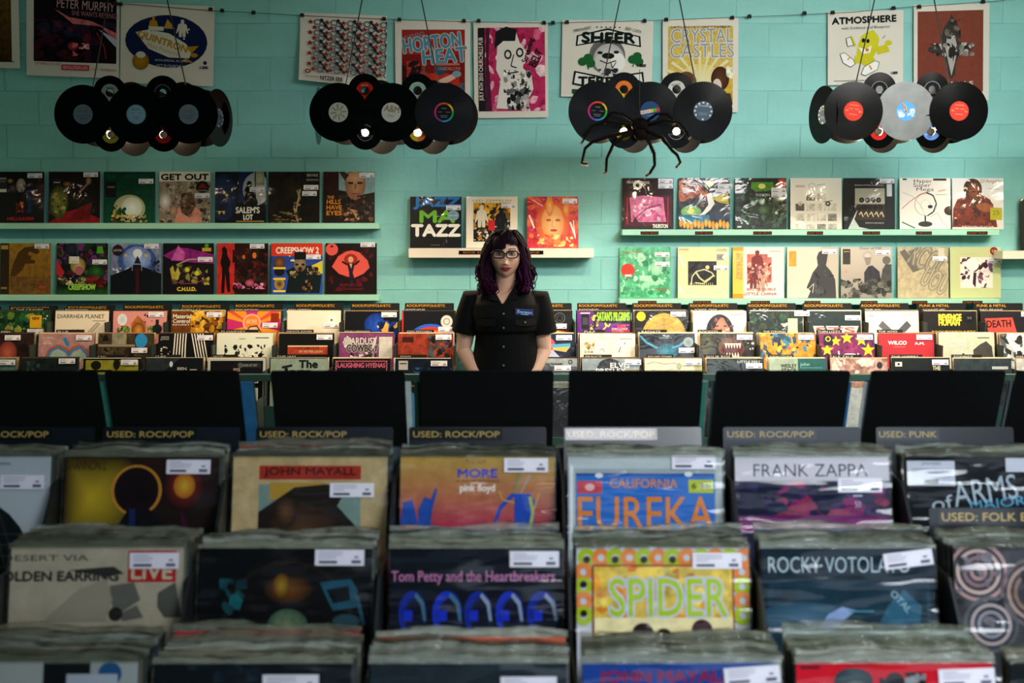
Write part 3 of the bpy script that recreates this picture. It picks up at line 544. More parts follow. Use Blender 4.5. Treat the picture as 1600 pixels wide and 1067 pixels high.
  [r(0,0,100,100,'131514'), t('BERNARD MITCHELL & COIL BAND',50,14,56,3,'b5b0a4'), r(22,20,80,82,'3c2f28'), r(22,20,80,51,'b9b3a2','a8a292')] + [e(35+11*i,43,5,5,'1a1815') for i in range(4)] + [e(35+11*i,43,1.5,1.5,'8a8474') for i in range(4)] + [e(30+10.5*i,57,5,5,'1f1a17') for i in range(5)] + [l([(30+10*i,72),(34+10*i,66),(36+10*i,72),(38+10*i,76)],2,'e3d0a0') for i in range(5)] + [t('SYNTH SOUNDS',60,88,36,3,'c9c4b8'), p([(8,100),(24,66),(20,80),(30,96),(50,100)],'c2ccc8'), l([(16,90),(26,64)],1,'e8f0ee'), r(84,12,94,36,'c9ccd0')]),
 ('rt', 1404, 'white record cover with a thin desk fan drawing and swirling red lines', None, 'covers on the upper right shelf', 'e3d8cc',
  [r(0,0,100,100,'eae0d6'), l([(4,60),(20,46),(40,32),(52,28)],1.6,'c9705c'), l([(6,28),(26,36),(40,52),(50,74)],1,'a8b08a'), l([(60,76),(74,68),(84,86),(96,98)],1.4,'b5b09c'), l([(4,86),(30,98)],2.5,'3c6a50'), ringp(51,52,21,22,'8a8478'), ringp(51,52,9,9.6,'b5b0a4'), l([(52,28),(66,34),(72,50),(66,66),(54,74)],2.4,'2a2826'), l([(50,74),(50,86)],3,'23211f'), e(50,90,14,5.5,'35322f'), e(60,56,5,3.4,'2a2838'), t('Hyper',46,7,36,10,'2a2826'), t('Super',44,15,34,10,'2a2826',0,0), t('Mega',50,23,34,9,'2a2826'), r(6,1,14,4,K), r(66,1,92,5,'1a1c1c'), l([(76,26),(90,23)],1.5,'d87a5c'), r(70,32,94,33,'8a8680'), e(98,64,11,9,'4a2a22','2c1814')]),
 ('rt', 1486, 'pale record cover with a man in a brown leather jacket, chin on hand', None, 'covers on the upper right shelf', 'd8ccc2',
  [r(0,0,100,100,'d9d2cc','e6e2e0'), p([(0,96),(2,60),(10,42),(24,36),(40,30),(60,34),(74,42),(82,60),(88,96)],'6a2416',.5), b(4,46,80,94,'7a2c1a 3c140e 5c1f12 8f3c22',50,9,91), e(40,21,18,20,'4a2418','30150e'), e(44,26,14,19,'8f4c2c','5c2c1a',.3), r(38,26,46,28,'2a120c'), r(50,26,56,28,'2a120c'), r(46,44,56,46,'3c1610'), p([(46,52),(62,48),(80,56),(78,66),(60,66),(50,60)],'9a5230',.3), r(74,58,97,82,'b0a81c',None,.2), t('25',85,68,14,8,'6c6810'), t("D'Angelo",76,7,40,9,'b5826a'), r(70,21,92,22,'8a8480'), t('BROWN SUGAR',50,96,62,5,'d8c8c0')]),
 ('rl', 970, 'green tinted record cover with an orange red round sticker', [(69, 10, 0), (69, 29, 0)], 'covers on the lower right shelf', '4fa878',
  [r(0,0,100,100,'4fb27c','5cb888',.5), b(2,8,98,98,'3c9c68 8fd0a4 2f8458 a8dcb8 56b080',110,10,95), p([(38,56),(62,56),(62,68),(40,66)],'a8dcb8',.3), e(72,42,12,14,'b8e0c0','7cc898'), e(16,46,13.5,13.5,'d8341c'), r(10,54,23,58,Wt), t('Rough Mandoo',26,10,42,6,'b5703c'), t('Thing & the Cell',84,84,26,8,'a8703c')]),
 ('rl', 1061, 'cream yellow record cover with a small black square print', [(70, 36, 0)], 'covers on the lower right shelf', 'e0cf96',
  [r(0,0,100,100,'e8d9a4'), t('MATTHEW BOURBON',12,5,18,4,'3a382c'), t('LIVE FOR SOMEONE',86,6,20,5,'3a382c'), r(76,14,90,26,'8f9294'), t('14',83,20,6,6,'3a3c40'), r(20,28,76,75,'1a1912'), l([(26,74),(28,58),(36,48),(52,44),(66,50),(72,58)],2,'e8d9a4'), l([(36,50),(42,60),(52,68),(62,62),(70,56)],3,'d8c88f'), l([(34,70),(50,72),(64,62)],2,'e0d098'), e(58,40,4,4,'d8c88f')] + [l([(24+4*i,70),(24+4*i,75)],.8,'d8c88f') for i in range(12)] + [l([(2,16),(12,40)],4,'f6f2e2'), l([(2,76),(10,92)],4,'f6f2e2'), l([(88,22),(98,10)],5,'f6f2e2')]),
 ('rl', 1147, 'white record cover with a yellow left band and red printed dancing figures', None, 'covers on the lower right shelf', 'e6d6c4',
  [r(0,0,100,100,'efe2d2'), r(0,0,21,100,'e8b83c','f0c860'), r(0,0,21,7,'e89a1c'), r(0,92,21,100,'e88a1c'), t('BIG TROUBLE',10,38,50,6,'b5483c',0,90), t('LITTLE CHINA',16,40,50,5,'b5483c',0,90), r(28,14,68,72,'c46a5c',None,.6), r(58,20,76,70,'c46a5c',None,.6), f(48,56,50,'7a2420'), f(55,88,46,'b89484'), f(40,82,40,'6a2a26'), b(28,30,76,70,'8a3430 d8907c 5c1c1a e0b8a4',60,5,97), t('BIG TROUBLE',56,83,56,5,'b8342c',.02), t('LITTLE CHINA',54,92,64,6,'b8342c',.02), r(72,8,94,9,'8a8680'), l([(98,58),(94,78),(96,92)],2.5,'fbf8f4')]),
 ('rl', 1232, 'pale grey record cover with the dark silhouette of a seated cellist', [(68, 4, 0)], 'covers on the lower right shelf', 'cfc4b2',
  [r(0,0,100,100,'c9c0b0','d8cebc'), r(66,0,100,100,'b0a898','c2b8a6'), r(4,8,18,38,'c99a2c',None,.3), p([(40,100),(46,86),(38,80),(44,66),(50,50),(58,40),(60,36),(58,20),(62,10),(70,6),(80,12),(78,26),(76,36),(86,48),(94,64),(96,100)],'3a3a3a','25262a'), b(52,46,92,96,'3a3a3c 2a2a2e 4a4a4e',18,8,98), l([(40,84),(52,72),(50,90)],1.2,'c9c0b0')]),
 ('rl', 1316, 'grey photographic record cover with two pale haired men in dark coats', [(68, 6, 0)], 'covers on the lower right shelf', 'bdb2a4',
  [r(0,0,100,100,'8a827a','cbbfb0'), t('Days of NK',60,3,44,6,'2c2a28'), r(4,4,19,34,'3a3630'), r(6,8,17,10,'b08c3c'), e(53,18,10,10,'d8d0c0','b0a698'), p([(46,20),(50,36),(58,34),(60,20)],'8f857a'), p([(46,66),(46,50),(54,38),(62,36),(76,48),(80,72),(78,92),(48,92)],'35353a',.3), e(90,26,8,8,'6a645c'), p([(78,66),(82,44),(88,34),(100,34),(100,90),(80,90)],'4c4a48',.3), b(0,62,100,100,'3a3834 55524c 6c6860 2a2826',70,8,99), e(10,48,3,3,'d88a90')]),
 ('rl', 1405, 'tan record cover with big grey outlined letters, a pale bar at its upper right', [(68, 18, 0)], 'covers on the lower right shelf', 'b5a684',
  [r(0,0,100,100,'b8a888',None,.3), p([(4,10),(14,4),(46,44),(30,50)],'6a645c'), p([(20,8),(34,4),(40,30),(36,36)],'7a746a'), t('RCOC',62,26,74,46,'a89a80',.0,28,'7a7468'), t('UOU',74,66,50,40,'b8a888',0,28,'8a8476'), r(80,2,92,20,'cfc4b0')]),
 ('rl', 1487, 'pale green record cover with a plum printed photo square and red round sticker', [(73, 22, 0)], 'covers on the lower right shelf', 'b9c08a',
  [r(0,0,100,100,'c0c690'), e(87,8,8,8,'8a1c1c'), t('10',87,8,7,6,'d8c8a0'), t('MINOR SIGHT',36,14,34,2,'a8ae7c'), r(20,20,84,80,'e6ddd4'), b(20,20,84,80,'5c2c44 e6ddd4 3c1c30 efe8e0 7a4a60',70,8,101), e(44,34,13,13,'efe8e0'), p([(34,80),(40,52),(52,48),(58,80)],'efe8e0'), p([(46,50),(52,50),(50,80),(44,72)],'3c1c30')]),
 ('fr', 1592, 'dark box set cover standing on the shelf end at the right edge of the photo', None, None, '0f1a15', [r(0,0,100,100,'0f1a15'), r(2,2,98,98,'14231c',None,.4), e(60,50,26,26,'1f3a2c','14231c')]),
]
for i, (sh, xl_, lab, stk, grp, colr, ops) in enumerate(DISP):
    sl, zt = slabs[sh]; wpx = {'ll': 77, 'ct': 81, 'rl': 77}.get(sh, 79); lean = 6.5
    rr = random.Random(i + 40); dep = .17 if sh in ('ct', 'fr') else SD
    yb = WF - .052 if sh not in ('ct', 'fr') else WF - .065
    x = at(xl_ + wpx / 2, 400, WF - .04).x
    record((x, yb, zt + .0012), lean, rr.uniform(-1.5, 1.5), colr, ops, stk, lab, grp, None, .0045 if sh != 'ct' else .014, seed=i)
# ---------------------------------------------------------------- records in the rack against the wall
BB = [
 (0, -4, 'dark green swirling cover with a yellow hype sticker, top tier far left', [(58, 34, 0)], '14301c', [r(0,0,100,100,'17401f',None,.6), b(0,2,90,60,'1f5a2c 0d2413 5a7a2c 2c6a3c 8a8a3c',80,9,11), r(62,8,84,32,'d8a01c'), t('NEW',73,14,14,6,K,.03), b(86,4,98,20,'c9d0c4 203c28',10,4,4), r(60,34,88,42,'e3dfd0')]),
 (0, 89, 'cream cover with thin black capitals and a grey pencil drawing', None, 'e0d4bc', [r(0,0,100,100,'e6dac4'), t('DIARRHEA PLANET',48,10,88,7.5,'1c1a18',.01), r(70,18,94,19,'55504a'), p([(62,40),(78,22),(84,24),(68,42)],'c2b8a4'), l([(62,40),(78,22),(84,24),(68,42)],1,'77716a'), b(32,33,48,40,'8a8276 e6dac4',10,3,4)]),
 (0, 180, 'pink cover with a small house, green leaves and a white rosette', [(66, 2, 0)], 'c98a84', [r(0,0,100,100,'d88f8c'), e(17,16,9,11,'b8c8d0','e0e8ea'), p([(34,100),(34,24),(46,8),(62,24),(62,100)],'a8652c',.4), e(48,36,12,14,'d8923c','6a3418'), b(8,28,32,44,'2c6a2c 5a8f2c 1c4a24',40,4,5), b(64,28,84,44,'2c6a2c 5a8f2c 1c4a24',40,4,7), r(80,16,86,26,'1f241f'), e(83,34,9,9,'1f241f'), b(58,5,74,22,'4a4450 2c2830',10,3,9)]),
 (0, 270, 'amber marbled cover with white two line title', [(66, 2, 0)], '8a5a1c', [r(0,0,100,100,'6a3c12',None,.5), b(36,0,100,50,'b87c1c 8a5214 d89c2c 4a280c e0b03c',90,9,13), t('Material',20,10,34,8,Wt,.02), t('Control',19,19,32,7,Wt,.02), t('REGRET',19,26,32,3,Wt)]),
 (0, 355, 'sunburst cover in orange, pink and yellow rays', [(66, 22, 0)], 'd87a3c', [r(0,0,100,100,'e8952c')] + [p([(46,26),(46+120*math.cos(q*math.pi/8-.1),26+120*math.sin(q*math.pi/8-.1)),(46+120*math.cos(q*math.pi/8+.1),26+120*math.sin(q*math.pi/8+.1))],('c92c6c','e0503c')[q%2]) for q in range(16)] + [e(46,22,17,17,'e8a8a0'), e(46,22,14,14,'e8842c'), t('BABY DRIVER',46,20,20,8,'f2d8b0'), e(50,40,13,10,'e8d0c0','d8b09a'), l([(36,42),(42,30),(56,28),(64,42)],2,'3a1c14'), b(24,38,40,50,'f2efe8',6,5,2), r(82,4,97,20,'8a2c14')]),
 (0, 454, 'plain cream cover with a pale ring mark', [(68, 22, 0)], 'e0d6c4', [r(0,0,100,100,'e2d9c8'), e(50,46,20,18,'cdc2b0','d8cebc'), e(84,14,9,9,'eae4d8'), e(83,17,2,2,'3a3834')]),
 (0, 539, 'black cover with a deep blue head shape and amber streak', [(68, 2, 0)], '14161f', [r(0,0,100,100,'0e0f16'), e(60,26,24,22,'2456c2','102a78',.4), b(60,20,98,50,'1c4ab0 d89c3c 12307c e3b86c 0f1a3c',40,8,17), p([(64,50),(76,22),(82,24),(80,50)],'d8a04a',.3), e(42,40,6,5,'8a1020','200810'), r(72,12,88,18,K)]),
 (0, 628, 'black cover with a rainbow arc, left of the woman', [(68, 30, 0)], '10110f', [r(0,0,100,100,'101216'), e(54,64,46,40,'2c5ac2'), e(54,66,42,36,'d8341c'), e(54,69,38,33,'e07c1c'), e(54,72,35,32,'e8c62c'), e(54,74,30,28,'c2281c'), e(54,76,26,25,'1c3a8a'), e(54,80,22,24,'101216'), e(84,20,11,12,'c9c8c0'), ringp(84,20,5,6,'33322e'), r(0,0,3,60,'c2281c')]),
 (0, 818, 'black cover with a thin rainbow line, right of the woman', [(60, 24, 0)], '10110f', [r(0,0,100,100,'101113'), ringp(76,13,9,10,'6a6c6a'), ringp(76,13,5,5.6,'55575a')] + [p([(54,33+1.3*i),(100,41+1.0*i),(100,42+1.0*i),(54,34.3+1.3*i)],c_) for i,c_ in enumerate(('d8281c','e8801c','e8cf2c','3ca03c','2c5ac2'))]),
 (0, 903, 'purple cover with green drippy letters and yellow zombie drawings', None, '6a2c7c', [r(0,0,100,100,'5c2478',None,.3), p([(30,0),(100,0),(100,24),(40,22)],'1c1a24'), t("SATAN'S PILGRIMS",68,10,62,18,'8ab82c',.03), r(8,5,22,34,'15151a'), r(6,3,24,5,'e8e4d8'), r(10,12,20,26,'3c3a44'), b(24,6,40,44,'d8cf5c 1f1a24 8a7a3c',30,5,3), l([(44,40),(54,30),(52,22),(58,30),(62,24)],2.5,'c2c46a'), b(60,26,98,46,'e03c5c c92c4a e86a84',26,8,6), t('DELUXE',80,34,30,4,'f0d8d8')]),
 (0, 996, 'black cover with a large golden disc and yellow round sticker', [(66, 1, 0)], '15120c', [r(0,0,100,100,'14120d'), e(54,50,42,46,'a88430','b8943c',.4), ringp(54,50,24,25,'8a6a24'), ringp(54,50,38,39,'d0b060'), e(11,10,8.5,9,'e0b81c')]),
 (0, 1082, 'cream cover with a woman\'s face and long dark hair', None, 'e3d8c4', [r(0,0,100,100,'e8decb'), e(50,40,26,34,'1c1518'), p([(20,100),(24,40),(76,40),(84,100)],'1c1518'), e(52,34,17,22,'b07a5c','9a6448'), p([(52,6),(36,24),(36,40),(46,20),(54,10)],'1c1518'), p([(54,6),(70,22),(72,40),(60,18)],'1c1518'), r(41,27,48,29.5,'241818'), r(57,27,64,29.5,'241818'), p([(52,30),(49,40),(56,40)],'8a5238'), l([(42,14),(45,18)],3,'d83c50'), l([(72,26),(76,30)],3,'d83c50'), l([(38,34),(42,36)],3,'d83c50'), r(68,6,92,7,'8a8276')]),
 (0, 1170, 'dark green mossy cover with a cream sticker strip', [(84, 0, 0)], '14241a', [r(0,0,100,100,'12231a',None,.6), b(0,4,74,50,'173024 0c1611 254a30 2c3a24',50,9,23), r(72,14,90,50,'c9cf9a',None,.2), b(58,20,72,40,'c9c4b0 3a3c30',14,4,2)]),
 (0, 1258, 'dark teal cover lettered with wide silver red letters', [(70, 8, 0)], '14201f', [r(0,0,100,100,'132423',None,.3), p([(10,28),(30,28),(36,44),(14,44)],'b8b4b0'), p([(34,28),(58,28),(52,44),(40,44)],'c9c4c0'), p([(62,28),(96,28),(90,44),(60,44)],'b8b4b0'), t('STS',52,36,74,11,'a04a48',.03)]),
 (0, 1345, 'cream cover with a grey chevron band', None, 'e0d4be', [r(0,0,100,100,'e6dac4'), p([(24,28),(32,18),(56,42),(48,50)],'55575c','3a3c40'), p([(78,18),(86,28),(62,52),(52,44)],'4a4c52','8a8c90'), r(6,8,16,9.5,'77716a'), r(70,8,92,9,'77716a'), l([(50,50),(57,40),(64,50)],2,'c9c0ae')]),
 (0, 1431, 'black cover with jagged yellow letters above a yellow genre line', None, '15130e', [r(0,0,100,100,'171410',None,.4), t('REVENGE',50,12,44,14,'d8c23c',.05), t('HUMAN',48,22,40,12,'d8c23c',.04), e(86,14,10,10,'0c0b09'), t('33',86,13,8,4,'8a8474'), t('ROCK/POP/FOLK/ETC',56,40,82,6,'c9a23c',.01)]),
 (0, 1526, 'black cover with a tilted red panel', [(74, 1, 0)], '1a1416', [r(0,0,100,100,'1c1a20',None,.3), p([(6,14),(58,12),(66,44),(12,40)],'c2483c','d8604a',.3), t('DEATH',32,24,46,14,'3c1214',.03,-2), e(80,40,2,2,'c2483c')]),
 # middle tier
 (1, -28, 'dark cover with a blurred red face, middle tier far left', [(48, 3, 0)], '2a1c16', [r(0,0,100,100,'2c1c18',None,.5), e(48,26,28,30,'3a1c1a','241412'), e(54,36,17,22,'b85a44','6a2c22'), e(82,26,8,8,'1a1010')]),
 (1, 65, 'mauve cover with a soft blue apple outline', [(68, 3, 0)], '9a6a6c', [r(0,0,100,100,'b08a84','a87c7c',.3), l([(14,48),(20,30),(36,22),(52,30),(56,38),(60,28),(76,22),(90,34),(94,48)],6,'a8543c'), l([(16,48),(22,32),(36,25),(50,32),(56,40),(62,31),(76,25),(88,36),(92,48)],4,'2c7ab0'), p([(20,48),(26,34),(36,29),(48,36),(56,46),(64,36),(76,30),(86,40),(88,48)],'8fae9c',.2), l([(46,8),(54,22)],6,'2c7ab0'), r(6,6,28,20,'b89490',None,.6)]),
 (1, 155, 'brown shop front photo cover with a blue round sticker', [(60, 26, 0)], '3c3426', [r(0,0,100,100,'3f3626',None,.5), r(0,20,70,24,'8a8268'), r(24,0,50,20,'8a866c',None,.5), r(66,0,68,50,'1c1812'), b(10,26,70,50,'2a2418 55492e 171410',30,8,4), b(2,2,18,14,'17140e',6,5,2), e(77,13,11,13,'2c86c2')]),
 (1, 248, 'black cover with running white vertical stripes', [(70, 3, 0)], '0f0f10', [r(0,0,100,100,'111112',None,.2)] + [l([(30+5*i,0),(29+5*i,20),(27+5.4*i,50)],2,'e8e2d6') for i in range(5)] + [l([(60+5*i,0),(64+5*i,20),(70+5*i,50)],2,'e8e2d6') for i in range(5)] + [t('native',12,6,14,4,'b0aaa0'), t('grammar',12,11,16,4,'b0aaa0'), b(4,24,22,40,'c9c4b8 15151a',18,3,6)]),
 (1, 338, 'white cover with scattered black ink birds', None, 'cfd4c4', [r(0,0,100,100,'d8ddcb'), b(14,20,88,50,'17181a 2a2c2c d8ddcb 0f0f10',60,5,31), r(70,7,94,8.5,'4a4a48'), t('PET',54,42,14,7,'e8ecdf',.02), r(40,9,52,10,'8a8c84')]),
 (1, 440, 'black cover with an orange lettered bar', [(68, 2, 0)], '131110', [r(0,0,100,100,'121111'), r(16,24,88,38,'a03c24',None,.4), r(16,22,88,24,'d8c8a0'), t("DON'T ABOUT ME",50,27,46,4,'5c1410',.02), t('BY PETER LION',58,33,42,4,'c9b890',.01)]),
 (1, 530, 'plum cover with jagged white title above a skull drawing', None, '6a345c', [r(0,0,100,100,'7a3c6c',None,.3), p([(6,16),(14,4),(24,12),(22,24),(10,26)],'d0ccc8'), t('STARDUST',38,14,60,13,'d0ccc8',.02,0,'2a2026'), t('COWBOY',42,27,58,14,'3a3438',.04,0,'b8b2b0'), b(20,34,68,50,'d0ccc8 2a2628 8a8488',30,6,5), p([(62,12),(68,4),(66,20),(58,32)],'c9c4c0'), r(72,6,96,46,'c2c4bc',None,.2)]),
 (1, 622, 'rust red cover with a dark furry shape', [(68, 2, 0)], '7a2c20', [r(0,0,100,100,'8a3424',None,.6), b(54,0,98,50,'2a2426 4a3c3a 17161a 3a4c54',40,9,7), r(8,6,28,16,'3c1a16',None,.5)]),
 (1, 812, 'navy cover with a red and white painted bird', [(66, 3, 0)], '1a2034', [r(0,0,100,100,'1c2238',None,.3), e(52,22,13,14,'b82c3c','c9506a',.3), p([(36,50),(46,36),(60,30),(74,44),(76,50)],'a8b0d0','e0e4f0'), p([(56,20),(92,18),(92,24),(60,26)],'4a9cb8'), p([(60,26),(92,24),(84,34),(60,30)],'c2a85c')]),
 (1, 907, 'cream cover with small patched sketch marks', None, 'd8cdb8', [r(0,0,100,100,'ddd3be',None,.15), b(8,16,26,36,'c98a4a 8a5a2c 55703c d0b080 a8a89a',40,4,9), l([(36,30),(42,28),(44,34)],1,'3a3834'), l([(70,34),(74,24)],1.4,'3a3834'), l([(80,20),(82,16)],1.4,'3a3834'), r(72,9,94,10,'77716a'), t('E D I T',52,9,26,4,'c2b8a4'), l([(94,0),(94,50)],1,'c2b8a4')]),
 (1, 1000, 'black cover with a glossy blue horned shape', [(70, 26, 0)], '10161c', [r(0,0,100,100,'10161c',None,.4), l([(0,4),(12,16),(30,26),(42,26)],4,'3c86a8'), e(50,32,20,14,'2c7a94','154458',.3), l([(58,26),(72,22),(82,14),(96,10)],4,'3c86a8'), t('Moon',48,4,12,4,'c9d4d8'), t('TOMORROW',47,8,24,3,'8aa4b0'), e(88,16,9,9,'5c686c','8a989c')]),
 (1, 1095, 'dark cover with a snarling toothed animal mouth', [(66, 2, 0)], '241c14', [r(0,0,100,100,'1f1a12',None,.6), e(12,18,16,20,'4a4c1c','241f10'), b(0,0,98,50,'2a2014 3c3a1c 17120c',40,9,12), e(56,26,24,20,'8a6a4c','4a2c1c',.5), p([(38,30),(44,18),(72,14),(78,26),(70,44),(46,44)],'4c1410')] + [p([(44+5*i,18),(47+5*i,28),(49+5*i,18)],'e0d8b8') for i in range(6)] + [p([(46+5*i,44),(48+5*i,34),(51+5*i,44)],'e0d8b8') for i in range(5)] + [b(84,14,98,30,'c9c4b8 1f1a12',10,3,2)]),
 (1, 1187, 'orange and blue camouflage swirl cover', [(68, 2, 0)], '8a6a2c', [r(0,0,100,100,'d8861c',None,.3), b(0,0,100,50,'2a4a5c 35708a 20303c e0941c c9701c e8a83c',110,9,37)]),
 (1, 1279, 'plum cover covered with yellow stars', [(68, 2, 0)], '5c1c4a', [r(0,0,100,100,'6a1f50',None,.4), b(0,0,100,50,'4a1440 8a2c5c 3c1c54',50,8,3), st(14,30,12,'e8c81c'), st(30,14,10,'e8c81c'), st(50,8,12,'e8c81c'), st(76,12,12,'e8c81c'), st(88,30,13,'e8c81c'), st(96,48,7,'e8c81c'), r(8,3,24,22,'17161a'), ringp(16,10,3,5,'c2a83c'), l([(36,44),(48,38),(62,38),(72,44)],3,'e8e4ea'), l([(34,32),(36,42)],2.5,'e8e4ea'), l([(70,36),(68,42)],2.5,'e8e4ea')]),
 (1, 1367, 'crimson cover lettered in white capital letters', [(68, 2, 0)], '8a1c24', [r(0,0,100,100,'9c222c',None,.15), r(4,4,96,98,'a4242e',None,.1), t('WILCO',34,17,34,7,'f2ece4',.04), t('A.M.',74,18,18,5,'f2ece4',.03), r(26,24,48,25,'c2706c')]),
 (1, 1455, 'grey green cover with a dark cottage silhouette', None, 'a8ac98', [r(0,0,100,100,'b0b4a0',None,.15), t('LINCOLN',34,14,30,7,'e0e0d0',.02,0,'6a6e60'), t('WINTER',34,23,32,7,'e0e0d0',.02,0,'6a6e60'), p([(62,50),(62,30),(74,20),(86,14),(96,24),(98,50)],'3c3a36',.3), r(42,36,46,50,'3c3a36'), r(70,7,92,8.5,'55544c')]),
 (1, 1562, 'silvery glossy cover cut off by the right edge, middle tier', None, '8a9090', [r(0,0,100,100,'9aa0a2','c9ced0',.5), b(0,0,40,50,'e3e8ea 55585a 2a2c2c',24,9,4)]),
 # third tier
 (2, -62, 'pale blue green cover, third tier far left', [(70, 2, 0)], '3a4a44', [r(0,0,100,100,'4f6a60',None,.5)]),
 (2, 36, 'dark bluish cover, second from left in the third tier', [(66, 0, 0)], '17201e', [r(0,0,100,100,'18211f',None,.6), b(10,4,40,30,'35483f 20302c',12,8,4)]),
 (2, 131, 'olive yellow cover with black silhouetted trees', [(66, 2, 0)], '10100c', [r(0,0,100,100,'0f100c'), r(4,3,96,100,'8f8a2c',None,.3), e(22,12,9,8,'17160c'), r(21,14,23,30,'17160c'), e(58,10,6,10,'17160c'), r(57,12,59,30,'17160c'), r(4,20,50,24,'17160c')]),
 (2, 227, 'black cover with slanting grey streaks', None, '12161a', [r(0,0,100,100,'12161a'), p([(2,0),(60,0),(50,8),(30,24),(2,24)],'2a3034',.5), t('BEN',64,18,16,5,'c9c4b8',.02), r(78,19,90,20.5,'c9c4b8'), e(45,10,3,5,'c9d4d8')]),
 (2, 325, 'black cover in a white frame, third tier', [(60, 34, 0)], 'a8aca4', [r(0,0,100,100,'b8c0b8'), r(4,4,96,100,'141216',None,.4), r(54,8,92,16,'2a2c30'), t('GUNS AT SET',72,12,28,4,'b0b0a8'), t('905',50,20,12,6,'c9a8a0',.02), e(56,12,4,5,'55585c')]),
 (2, 426, 'grey green cover with black brush lettering', None, '7a8a7c', [r(0,0,100,100,'8c9c8c',None,.2), t('The',66,10,34,15,'1a1c1a',.05), t('Jam',46,26,52,20,'1a1c1a',.05), l([(20,16),(38,12)],4,'1a1c1a')]),
 (2, 521, 'black cover with pink capitals inside a pink zigzag border', None, '120f14', [r(0,0,100,100,'0f0f12'), t('LAUGHING HYENAS',50,12,84,9,'c25a72',.04)] + [l([(5+3*i,4+(i%2)*1.6),(8+3*i,4+((i+1)%2)*1.6)],1.2,'d87084') for i in range(30)] + [l([(5+(i%2)*1.6,4+3*i),(5+((i+1)%2)*1.6,7+3*i)],1.2,'d87084') for i in range(12)] + [l([(95-(i%2)*1.6,4+3*i),(95-((i+1)%2)*1.6,7+3*i)],1.2,'d87084') for i in range(12)]),
 (2, 622, 'navy cover with a small white price square, left of the woman', [(62, 4, 0)], '101824', [r(0,0,100,100,'101a2a',None,.4), r(6,4,22,20,'b8b8b4'), r(8,8,20,10,'2a2a2c'), b(30,16,98,34,'1c3454 2c5080 0f1a2a',24,8,4)]),
 (2, 828, 'grey photo cover with a low dark landscape, right of the woman', [(60, 12, 0)], '6c7274', [r(0,0,100,100,'7a8284','8f9898',.3), b(0,8,80,16,'3a3e3c 55595a',30,7,5,.5), r(0,14,100,26,'4a4c54',None,.5), ringp(88,6,2,4,'3a3c3e')]),
 (2, 913, 'grey blue cover with large white two line capitals', [(74, 2, 0)], '5c6a70', [r(0,0,100,100,'5a6a72','8a989c',.3), e(48,18,22,18,'26282a'), t('ELVIS',66,12,34,9,'eef0ec',.03), t('PRESLEY',50,22,52,9,'eef0ec',.03), r(78,20,98,24,'a8843c')]),
 (2, 1009, 'cream cover with a thin line drawn landscape', [(70, 2, 0)], 'cfc8a8', [r(0,0,100,100,'d4cdae',None,.15), l([(4,10),(16,6),(34,10),(54,8),(60,14),(80,12),(96,8)],1,'6a6850'), l([(10,20),(30,24),(50,18)],.8,'8a8870'), e(60,14,4,6,'a8a884','8a8c60'), e(94,14,8,10,'8a9050','b0a868')]),
 (2, 1103, 'dark green cover with small white capitals, third tier', [(68, 8, 0)], '14201c', [r(0,0,100,100,'13201c',None,.3), t('LITTLE FEET',74,6,40,4,'c9cfc8',.01)]),
 (2, 1202, 'two tone sage and teal cover, third tier', None, '8a9c84', [r(0,0,100,100,'93a48c',None,.2), r(50,0,100,100,'1c5450',None,.2), t('WESLEY',34,13,28,7,'17201c',.03), t('STACE',34,21,26,7,'17201c',.03), t('john',62,11,16,8,'8ac0b8'), r(54,16,92,17,'5c9c94')]),
 (2, 1296, 'pinkish foil cover with a marbled shine', None, 'a88478', [r(0,0,100,100,'b08c80',None,.7), b(0,0,100,40,'c9a898 8a6458 e0c8b8 a07868',40,10,8), e(86,12,5,6,'2a2628')]),
 (2, 1392, 'black cover with a white bar sticker, third tier right', [(70, 2, 0)], '121615', [r(0,0,100,100,'111614',None,.3), r(6,6,18,14,'c9c9c0'), e(12,10,2,2,K), t('THE',78,17,14,8,'d8cfa8',.02)]),
 (2, 1485, 'dark grey glossy cover near the right end of the third tier', None, '20262a', [r(0,0,100,100,'222a2e','2c363a',.5), r(66,14,94,19,'a8aca8')]),
 (2, 1583, 'pale cover cut off by the right edge, third tier', None, 'a8a8a0', [r(0,0,100,100,'b8b8b0',None,.4)]),
 # lowest tier seen between the boards
 (3, 325, 'white cover seen low between the boards at the left', None, 'b8c0b8', [r(0,0,100,100,'b0bab4'), r(6,6,94,100,'1c2a5c'), e(60,30,20,20,'4a8a2c')]),
 (3, 576, 'dark cover with white and blue strips behind a white lettered tab', None, '15181c', [r(0,0,100,100,'14181c'), r(28,8,44,100,'4a86b8'), r(62,10,78,40,'c9d0dc'), b(40,0,70,12,'8a9a8c 2a3a30',10,5,3)]),
 (3, 832, 'dark cover with a bright streak seen between the boards right of the woman', None, '1a1c1e', [r(0,0,100,100,'16191a'), e(40,24,14,20,'b8bcd0','3a4a60'), r(30,36,44,90,'3a2c1c')]),
 (3, 1062, 'black cover with blue white side seen between the boards', None, '101614', [r(0,0,100,100,'101614'), r(34,10,54,100,'6a9cb8')]),
 (3, 1300, 'grey white cover seen below the teal rail between the boards', None, '9aa09c', [r(0,0,100,100,'a0a6a2',None,.3)]),
]
rr = random.Random(77); PACK = MB()
EDGE = ['d8c09a', 'b89c74', 'e0d2b4', '4a3a2c', '2a2420', '8a6a48', 'c9b490', '3c2a20', '20282c']
ROWN = ['top', 'middle', 'third', 'lowest']
